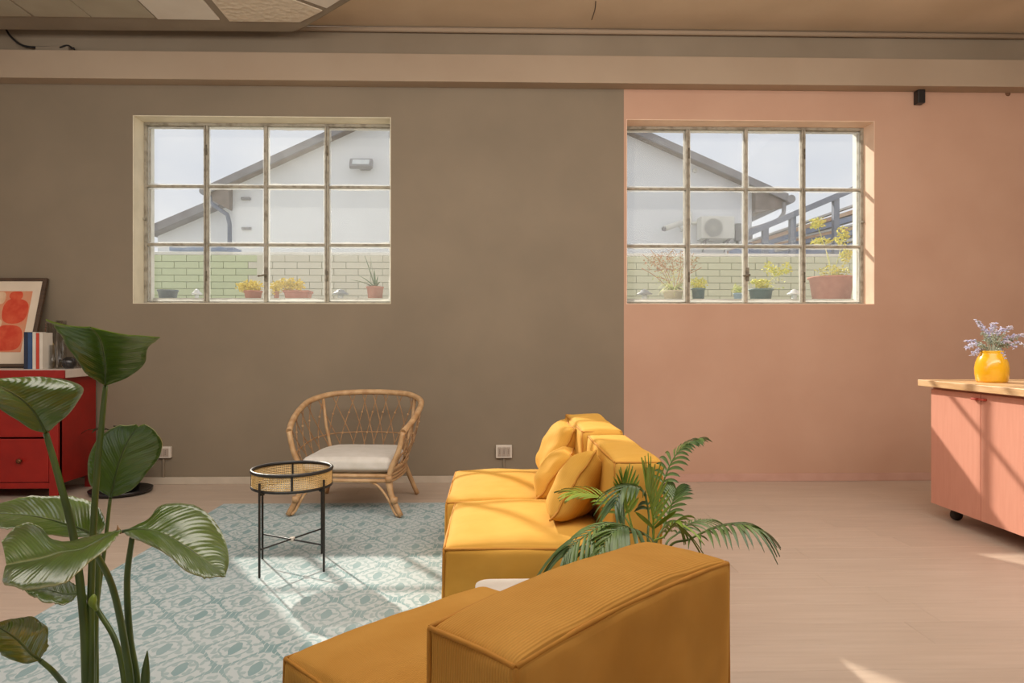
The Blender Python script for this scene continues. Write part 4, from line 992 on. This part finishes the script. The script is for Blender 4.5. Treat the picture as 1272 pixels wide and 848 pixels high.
# garden block wall at Y=9
GY = 9.0; BW, BH = .318, .088; GX0, GX1 = -7.2, 7.2; zt = at(640, 314, GY).z
t = thing('garden_wall', 'painted block wall with white coping behind the potted plants outside', 'wall', (0, GY, ZG))
obj('wall_core', MB().box(GX0, GX1, GY+.006, GY+.12, ZG, zt-.04), M['joint'], t)
obj('coping', MB().box(GX0, GX1, GY-.012, GY+.14, zt-.04, zt), M['cap'], t, bevel=.005)
XG1 = at(320, 330, GY).x; XG2 = at(327, 330, GY).x
bms = {k: mesh_of('brick', MB().box(-BW/2+.0035, BW/2-.0035, 0, .02, .003, BH-.003), M[k], bevel=.003, segs=1) for k in ('brick_green', 'brick_pale', 'brick_olive')}
bst = {k: MB() for k in bms}
nb = 0; r = 0; z = zt-.04-BH
while z > ZG-.02:
    x = GX0+(BW/2 if r % 2 else 0)+BW/2
    while x < GX1-BW/2:
        px = 636+848*(x*math.cos(YAW)-GY*math.sin(YAW))/(x*math.sin(YAW)+GY*math.cos(YAW))
        key = 'brick_green' if x < XG1 else ('brick_pale' if x < 0 else 'brick_olive')
        vis = (170 < px < 490 or 775 < px < 1090) and z > 1.55
        if vis and nb < 290:
            o = bpy.data.objects.new('brick', bms[key]); C.objects.link(o); o.parent = t; o.location = (x, -.014, z-ZG); nb += 1
        elif z > ZG: bst[key].box(x-BW/2+.0035, x+BW/2-.0035, GY-.014, GY+.008, z+.003, z+BH-.003)
        x += BW
    z -= BH; r += 1
for k, b in bst.items():
    if b.f: o = obj('bricks', b, M[k], t); o['kind'] = 'stuff'
obj('pilaster', MB().box(XG1, XG2+.03, GY-.03, GY+.006, ZG, zt-.04), M['brick_pale'], t, bevel=.004)

# white gable house
HY = 14.0
ap = at(603, 82, HY); el = at(264, 236, HY); er = at(972, 246, HY); wx0 = at(289, 300, HY).x; wx1 = at(934, 300, HY).x
ez = (el.z+er.z)/2; 
def roofz(x):
    return ap.z-(ap.z-el.z)*(ap.x-x)/(ap.x-el.x) if x < ap.x else ap.z-(ap.z-er.z)*(x-ap.x)/(er.x-ap.x)
t = thing('gable_house', 'white rendered house with a pitched roof beyond the garden wall', 'house', (ap.x, HY, ZG))
obj('walls', MB().prism([(wx0, ZG), (wx1, ZG), (wx1, roofz(wx1)-.12), (ap.x, ap.z-.12), (wx0, roofz(wx0)-.12)], HY, HY+7, 'y'), M['house'], t)
for s_, e in ((-1, el), (1, er)):
    P = [(e.x, e.z), (ap.x, ap.z), (ap.x, ap.z-.12), (e.x, e.z-.12)]
    obj('roof_slope', MB().prism(P, HY-.25, HY+7.2, 'y'), M['soffit'], t)
    P = [(e.x-s_*0, e.z+.03), (ap.x, ap.z+.03), (ap.x, ap.z-.13), (e.x, e.z-.13)]
    obj('verge_board', MB().prism(P, HY-.30, HY-.251, 'y'), M['roof'], t, bevel=.006)
    g = MB(); g.tube([(e.x+s_*.05, HY-.32, e.z-.08), (e.x+s_*.05, HY+7.0, e.z-.08)], .085, 12); obj('gutter', g, M['gutter'], t)
    x_w = wx0 if s_ < 0 else wx1
    if s_ < 0: P = [(e.x+.02, HY-.2, e.z-.16), (e.x+.04, HY-.2, e.z-.30), (wx0-.06, HY-.12, e.z-.52), (wx0-.03, HY-.08, e.z-.7), (wx0-.03, HY-.08, ZG+.01)]
    else: P = [(e.x-.05, HY-.2, e.z-.12), (e.x-.06, HY-.2, e.z-.35), (e.x-.16, HY-.18, e.z-.50), (wx1+.10, HY-.1, e.z-.62), (wx1-.05, HY-.07, e.z-.66), (wx1-.06, HY-.07, e.z-1.0)]
    q = []
    for a_, b_ in zip(P, P[1:]):
        for k in range(5): q.append(Vector(a_).lerp(Vector(b_), k/5))
    q.append(Vector(P[-1])); obj('downpipe', MB().tube(q, .042, 10), M['steel_post'] if s_ < 0 else M['gutter'], t)
    # soffit boards: a boxed eave return at the gable
    xe = e.x+(.02 if s_ < 0 else -.02); P = [(xe, e.z-.12), (x_w, roofz(x_w)-.12), (x_w, roofz(x_w)-.62), (xe, e.z-.22)]
    obj('eave_box', MB().prism(P, HY-.2, HY-.02, 'y'), M['soffit'], t, bevel=.004)
for px, py in ((306, 247), (307, 284)):
    q = at(px, py, HY); obj('wall_bracket', MB().box(q.x-.09, q.x+.09, HY-.07, HY-.001, q.z-.025, q.z+.025), M['gutter'], t, bevel=.004)
q = at(868, 212, HY); obj('wall_fixing', MB().lathe([(.05, 0), (.04, .04)], (0, 0, 0), 12).xf(Matrix.Translation((at(863, 212, HY).x, HY-.001, q.z)) @ Matrix.Rotation(PI/2, 4, 'X')), M['ac'], t)
# floodlight
q = at(451, 205.5, HY); t = thing('floodlight', 'rectangular floodlight on white gable seen through left window', 'lamp', (q.x, HY-.001, q.z))
fm = Matrix.Translation((q.x, HY-.22, q.z)) @ Matrix.Rotation(math.radians(-28), 4, 'X')
obj('housing', MB().box(-.23, .23, -.02, .08, -.10, .10).xf(fm), M['gutter'], t, bevel=.015)
obj('lens', MB().box(-.17, .17, -.03, -.018, -.06, .06).xf(fm), M['lamp_white'], t, bevel=.004)
obj('bracket', MB().box(q.x-.05, q.x+.16, HY-.2, HY-.002, q.z-.10, q.z-.06), M['roof'], t)
# air conditioner
a = at(870, 269, HY-.3); b_ = at(911, 297, HY-.3); t = thing('air_conditioner', 'white outdoor air conditioning unit on the house seen through right window', 'air conditioner', ((a.x+b_.x)/2, HY-.001, b_.z))
obj('casing', MB().box(a.x, b_.x, HY-.38, HY-.06, b_.z, a.z), M['ac'], t, bevel=.012)
cx, cz, rr = at(886, 283, HY-.38).x, at(886, 283, HY-.38).z, .185
obj('fan_disc', MB().lathe([(rr, 0), (rr, .012), (rr*.96, .016)], (0, 0, 0), 36).xf(Matrix.Translation((cx, HY-.38, cz)) @ Matrix.Rotation(PI/2, 4, 'X')), M['grille'], t)
for r_ in (.05, .085, .12, .155, .185): obj('grille_ring', MB().tube([(cx+r_*math.cos(2*PI*k/32), HY-.403, cz+r_*math.sin(2*PI*k/32)) for k in range(32)], .006, 5, closed=True), M['ac'], t)
g = MB()
for k in range(8): an = PI*k/8; g.tube([(cx-rr*math.cos(an), HY-.401, cz-rr*math.sin(an)), (cx+rr*math.cos(an), HY-.401, cz+rr*math.sin(an))], .004, 5)
obj('grille_spokes', g, M['ac'], t)
for px in (876, 903):
    q = at(px, 300, HY-.2); g = MB(); g.box(q.x-.015, q.x+.015, HY-.36, HY-.001, b_.z-.035, b_.z-.001); g.tube([(q.x, HY-.34, b_.z-.02), (q.x, HY-.015, b_.z-.22)], .012, 6); obj('wall_bracket', g, M['roof'], t)
q = at(865, 276, HY); obj('pipe_cover', MB().tube(spline([(q.x+.05, HY-.06, q.z), (q.x-.12, HY-.06, q.z-.02), (q.x-.14, HY-.06, q.z+.2)], 10), .03, 8), M['ac'], t)
# surveillance camera-like tube lamp
p0 = at(848, 276, HY-.1); p1 = at(825, 284, HY-.55); t = thing('wall_tube', 'white tube shaped outdoor camera left of the air conditioner', 'camera', (p0.x, HY-.001, p0.z))
obj('body', MB().tube([p0, p0.lerp(p1, .5), p1], .055, 12), M['ac'], t); obj('bracket', MB().tube([p0.lerp(p1, .3), Vector((p0.x, HY-.1, p0.z-.16)), Vector((p0.x, HY-.001, p0.z-.16))], .02, 8), M['ac'], t)
obj('lens', MB().lathe([(.048, 0), (.048, .02)], (0, 0, 0), 16).xf(Matrix.Translation(p1) @ (p1-p0).to_track_quat('Z', 'Y').to_matrix().to_4x4()), M['roof'], t)
q = at(915, 288, HY); t = thing('meter_box', 'narrow grey box on white house beside the air conditioner', 'box', (q.x, HY-.001, q.z))
obj('box_body', MB().box(q.x-.06, q.x+.06, HY-.12, HY-.001, q.z-.20, q.z+.16), M['grille'], t, bevel=.01); obj('box_pipe', MB().tube([(q.x, HY-.05, q.z-.2), (q.x, HY-.05, ZG+.3)], .035, 8), M['grille'], t)

# lower white house further left
Y2 = 18.0; a = at(150, 302, Y2); b_ = at(330, 226, Y2); t = thing('lower_house', 'low white house with a dark sloping roof behind at left', 'house', (a.x, Y2, ZG))
g = at(196, 296, Y2).x; g2 = at(320, 300, Y2).x; sl = (b_.z-a.z)/(b_.x-a.x)
obj('walls', MB().prism([(g, ZG), (g2, ZG), (g2, a.z+sl*(g2-a.x)-.2), (g, a.z+sl*(g-a.x)-.2)], Y2, Y2+5, 'y'), M['house'], t)
e0 = at(193, 285, Y2); obj('roof', MB().prism([(e0.x, a.z+sl*(e0.x-a.x)), (b_.x, b_.z), (b_.x, b_.z-.22), (e0.x, a.z+sl*(e0.x-a.x)-.22)], Y2-.4, Y2+5.4, 'y'), M['roof'], t, bevel=.01)
q0 = at(218, 312, 10.2); q1 = at(288, 306, 10.2); o = obj('roof_sheet', MB().box(q0.x, q1.x, 10.0, 10.6, q0.z-.02, q1.z), M['slate_sheet'], None, bevel=.01, loc=(q0.x, 10.2, q0.z)); tag(o, 'dark grey sheet seen just above the green garden wall', 'roof sheet')
g = MB(); 
for x in (q0.x+.06, q1.x-.06): g.box(x-.04, x+.04, 10.25, 10.35, ZG, q0.z-.015)
obj('support_post', g, M['steel_post'], o)

# lean-to roofs at far right
Y3 = 12.0; t = thing('lean_to_shed', 'lean-to of slate blue and rusty roof sheets at right outside', 'shed', (at(1000, 300, Y3).x, Y3, ZG))
def slab(p0, p1, th, ya, yb, mt, name):
    a, b_ = at(*p0, ya), at(*p1, ya); return obj(name, MB().prism([(a.x, a.z), (b_.x, b_.z), (b_.x, b_.z-th), (a.x, a.z-th)], ya, yb, 'y'), mt, t, bevel=.006)
slab((934, 284), (1105, 212), .11, 11.6, 11.75, M['steel_post'], 'roof_beam')
for px, py0 in ((952, 280), (986, 266), (1040, 244)):
    q = at(px, py0, 11.62); obj('beam_post', MB().box(q.x-.05, q.x+.05, 11.63, 11.73, ZG, q.z-.03), M['steel_post'], t, bevel=.008)
shs = [((934, 297), (1105, 238), .04, 'pale_sheet'), ((934, 300), (1105, 246), .07, 'rust_sheet'), ((934, 303), (1105, 254), .10, 'slate_sheet'), ((934, 306), (1105, 268), .035, 'pale_sheet'), ((934, 307), (1105, 272), .05, 'rust_sheet'), ((934, 308), (1105, 276), .10, 'slate_sheet'), ((934, 314), (1105, 290), .04, 'pale_sheet'), ((934, 316), (1105, 296), .12, 'slate_sheet')]
for k, (p0, p1, th, mt) in enumerate(shs): slab(p0, p1, th, 11.9+k*.05, 13.2+k*.05, M[mt], 'roof_sheet')
slab((930, 302), (962, 302), .5, 11.95, 13.0, M['slate_sheet'], 'side_panel')

# pots and plants on the ledge outside
def potmesh(r, h, flare=1.25, rim=.012):
    return MB().lathe([(r/flare, 0), (r*.97, h-rim*1.2), (r*1.05, h-rim*1.2), (r*1.06, h), (r*.94, h), (r*.92, h-.015)], (0, 0, 0), 28)
def leaves_mesh(c, ext, n, size, seed, drop=0, stems=True, base=None):
    rg = random.Random(seed); mb = MB(); c = Vector(c)
    if stems and base is not None:
        for k in range(7):
            q = c+Vector((rg.uniform(-.7, .7)*ext[0], rg.uniform(-.6, .6)*ext[1], rg.uniform(-.2, .7)*ext[2])); mb.tube(spline([base, Vector(base).lerp(q, .5)+Vector((rg.uniform(-.02, .02), 0, .02)), q], 7), .003, 5)
    for k in range(int(n*1.5)):
        while 1:
            u = Vector((rg.uniform(-1, 1), rg.uniform(-1, 1), rg.uniform(-1, 1)))
            if u.length < 1: break
        p = c+Vector((u.x*ext[0], u.y*ext[1], u.z*ext[2]))
        if noise.noise(p*9+Vector((seed, 0, 0))) < -.32: continue
        d = Vector((rg.gauss(0, 1), rg.gauss(0, 1), rg.gauss(0, .6)-drop)).normalized(); s_ = d.orthogonal().normalized(); s_ = Quaternion(d, rg.uniform(0, 6)) @ s_; l_ = size*rg.uniform(.7, 1.3)
        mb.add([p, p+d*l_*.5+s_*l_*.26, p+d*l_, p+d*l_*.5-s_*l_*.26, p+d*l_*.5+d.cross(s_)*l_*.07], [(0, 1, 4), (1, 2, 4), (2, 3, 4), (3, 0, 4)], True)
    return mb
def strap_leaves(c, n, ln, wd, seed, droop=.6, upness=1.0, dirs=None):
    rg = random.Random(seed); out = MB(); c = Vector(c)
    for k in range(n):
        a = rg.uniform(0, 2*PI); d = Vector((math.cos(a), math.sin(a)*.6, 0)); L_ = ln*rg.uniform(.7, 1.15); up = upness*rg.uniform(.6, 1.1)
        if dirs: d, up, L_, dr = dirs[k]; d = Vector(d)
        else: dr = droop
        q = [c+d*L_*.75*(j/8)+Vector((0, 0, 1))*(up*L_*(j/8)-dr*L_*(j/8)**2) for j in range(9)]; vs_, fs_ = [], []
        sd = Vector((-d.y, d.x, 0)).normalized() if d.length > .1 else Vector((1, 0, 0)); sd = (sd+Vector((.6, 0, 0))).normalized()
        for j, p in enumerate(q):
            w_ = wd*(1-j/8)**.6+.0006; vs_ += [p-sd*w_, p+Vector((0, 0, -w_*.4)), p+sd*w_]
            if j: b0 = (j-1)*3; fs_ += [(b0, b0+1, b0+4, b0+3), (b0+1, b0+2, b0+5, b0+4)]
        out.add(vs_, fs_, True)
    return out
def potted(px0, px1, pyt, label, mt, plant=None, y=6.2, name='potted_plant', planter=False, cat='plant', soilm=True):
    a, b_ = at(px0, pyt, y), at(px1, pyt, y); r = (b_.x-a.x)/2; h = a.z-ZG; cx = (a.x+b_.x)/2
    t = thing(name, label, cat, (cx, y, ZG))
    if planter:
        mb = MB(); w0, w1, d0, d1 = r*.82, r*.96, .055, .075
        v = [(-w0, -d0, 0), (w0, -d0, 0), (w0, d0, 0), (-w0, d0, 0), (-w1, -d1, h-.02), (w1, -d1, h-.02), (w1, d1, h-.02), (-w1, d1, h-.02)]
        mb.add(v, [(3, 2, 1, 0), (4, 5, 6, 7), (0, 1, 5, 4), (1, 2, 6, 5), (2, 3, 7, 6), (3, 0, 4, 7)]); obj('planter_box', mb, mt, t, bevel=.006, local=True)
        obj('rim', MB().box(-w1-.008, w1+.008, -d1-.008, d1+.008, h-.022, h), mt, t, bevel=.004, local=True)
    else: obj('pot', potmesh(r/1.06, h), mt, t, local=True)
    if soilm and not planter: obj('soil', MB().lathe([(r*.86, h-.022), (r*.86, h-.012)], (0, 0, 0), 20), M['soil'], t, local=True)
    if plant: plant(t, Vector((cx, y, ZG+h)), r)
    return t
potted(196, 221, 360, 'wide slate bowl pot in the left corner of left window', M['pot_slate'], name='plant_bowl', cat='pot')
def fl1(t, c, r): obj('foliage', leaves_mesh(at(310, 356, 6.2), (.115, .08, .052), 330, .026, 5, base=c), M['yellow_flower'], t)
def fl2(t, c, r): obj('foliage', leaves_mesh(at(358, 354, 6.2), (.155, .08, .060), 420, .028, 6, base=c), M['yellow_flower'], t)
potted(303, 326, 361, 'yellow flowering plant in terracotta pot left of latch mullion', M['terracotta'], fl1)
potted(340, 347, 361, 'small terracotta pot with trailing greenery right of latch mullion', M['terracotta'], lambda t, c, r: obj('foliage', leaves_mesh(c+Vector((.0, 0, .02)), (.07, .06, .05), 120, .024, 8, base=c), M['yellow_flower'], t))
potted(355, 386, 361, 'yellow flowering plant in oblong brick-red planter, left window', M['terracotta2'], fl2, planter=True, y=6.25)
def aloe(t, c, r):
    dirs = [((-.50, 0, 0), 1.30, .27, .15), ((-.28, .1, 0), 1.35, .29, .1), ((-.9, -.1, 0), .75, .22, .25), ((-1.25, 0, 0), .55, .24, .25), ((.3, 0, 0), 1.0, .12, .1), ((-.1, .2, 0), 1.1, .17, .1), ((.6, -.1, 0), .8, .11, .3), ((-.8, .3, 0), .5, .14, .4)]
    obj('leaf_rosette', strap_leaves(c-Vector((0, 0, .01)), len(dirs), .3, .017, 3, dirs=dirs), M['aloe'], t)
    obj('dry_leaves', strap_leaves(c+Vector((-.02, -.02, -.005)), 14, .12, .004, 12, droop=1.1, upness=.9), M['dry'], t)
potted(455, 477, 356, 'spiky aloe in terracotta pot in right corner of left window', M['terracotta'], aloe)
def lamp(px0, px1, label, mt, y=6.5):
    a, b_ = at(px0, 365, y), at(px1, 365, y); r = (b_.x-a.x)/2; cx = (a.x+b_.x)/2; h = a.z-ZG
    t = thing('garden_lamp', label, 'lamp', (cx, y, ZG), 0, 'low garden lamps behind the windows')
    obj('cap', MB().lathe([(r, h-.006), (r*.98, h+.004), (r*.62, h+.020), (r*.55, h+.022), (r*.45, h+.036), (.006, h+.046)], (0, 0, 0), 24), mt, t, local=True)
    obj('stem', MB().lathe([(r*.5, 0), (r*.45, .02), (r*.36, .03), (r*.36, h-.004)], (0, 0, 0), 16), M['lamp_white'], t, local=True)
lamp(238, 251, 'white cap garden lamp beside the slate bowl', M['lamp_white']); lamp(413, 433, 'grey cap garden lamp left of the aloe', M['lamp_grey'])
lamp(791, 810, 'grey cap garden lamp at left end of right window', M['lamp_grey']); lamp(978, 995, 'white cap garden lamp left of the large terracotta planter', M['lamp_white'])
# right window
potted(823, 849, 361, 'spider plant in beige pot in first pane of right window', M['pot_beige'], lambda t, c, r: obj('leaf_rosette', strap_leaves(c-Vector((0, 0, .01)), 60, .19, .0085, 4, droop=.95, upness=1.2), M['pale_leaf'], t))
def twigs(t, c, r):
    rg = random.Random(5); g = MB()
    for k in range(13):
        q = at(rg.uniform(797, 876), rg.uniform(308, 345), 6.45+rg.uniform(-.1, .1)); m_ = Vector(c).lerp(q, .5)+Vector((rg.uniform(-.03, .03), 0, .03)); g.tube(spline([Vector(c)-Vector((0, 0, .02)), m_, q], 9), .0034, 5)
    obj('twigs', g, M['dry'], t)
    obj('foliage', leaves_mesh(at(835, 326, 6.45), (.27, .1, .12), 330, .026, 15), M['dry'], t); obj('lower_foliage', leaves_mesh(at(835, 344, 6.45), (.20, .09, .10), 110, .022, 18), M['pale_leaf'], t)
potted(829, 847, 364, 'sparse reddish twiggy shrub behind the spider plant', M['pot_beige'], twigs, y=6.45)
potted(859, 876, 358, 'leafy plant in small dark pot beside second mullion', M['pot_teal'], lambda t, c, r: obj('foliage', leaves_mesh(c+Vector((0, 0, .045)), (.075, .06, .065), 150, .026, 22, base=c), M['yellow_leaf'], t))
potted(911, 924, 364, 'tiny plant in pale blue pot left of middle mullion', M['pot_blue'], lambda t, c, r: obj('foliage', leaves_mesh(c+Vector((-.01, 0, .035)), (.055, .05, .045), 90, .024, 25, base=c), M['pale_leaf'], t))
def tall_yellow(t, c, r):
    obj('foliage', leaves_mesh(c+Vector((-.01, 0, .045)), (.11, .07, .05), 200, .026, 31, base=c), M['yellow_leaf'], t)
    q = at(966, 333, 6.25); g = MB(); g.tube(spline([c, c.lerp(q, .5)+Vector((.03, 0, 0)), q], 9), .003, 5); obj('stem', g, M['pale_leaf'], t)
    obj('upper_foliage', leaves_mesh(q, (.135, .08, .075), 230, .028, 33), M['yellow_leaf'], t); obj('trailing_foliage', leaves_mesh(at(966, 352, 6.25), (.09, .06, .07), 70, .024, 37), M['pale_leaf'], t)
potted(930, 960, 359, 'yellow green bushy plant in dark teal pot, third pane', M['pot_teal'], tall_yellow)
def shrub(t, c, r):
    obj('foliage', leaves_mesh(c+Vector((.02, 0, .05)), (.16, .09, .06), 220, .026, 41, base=c), M['yellow_leaf'], t)
    for (px, py, e, s_) in ((1014, 277, (.085, .07, .05), 44), (1046, 294, (.07, .07, .10), 47), (1052, 318, (.05, .05, .10), 48), (1022, 300, (.10, .06, .03), 49)):
        q = at(px, py, 6.35); g = MB(); g.tube(spline([c, c.lerp(q, .5)+Vector((.02, 0, 0)), q], 9), .003, 5); st = obj('stem', g, M['pale_leaf'], t)
        obj('leaf_cluster', leaves_mesh(q, e, 170, .028, s_), M['yellow_leaf'], st)
potted(1005, 1060, 344, 'yellow leaved shrub in the large terracotta pot, right window', M['terracotta'], shrub, y=6.3)
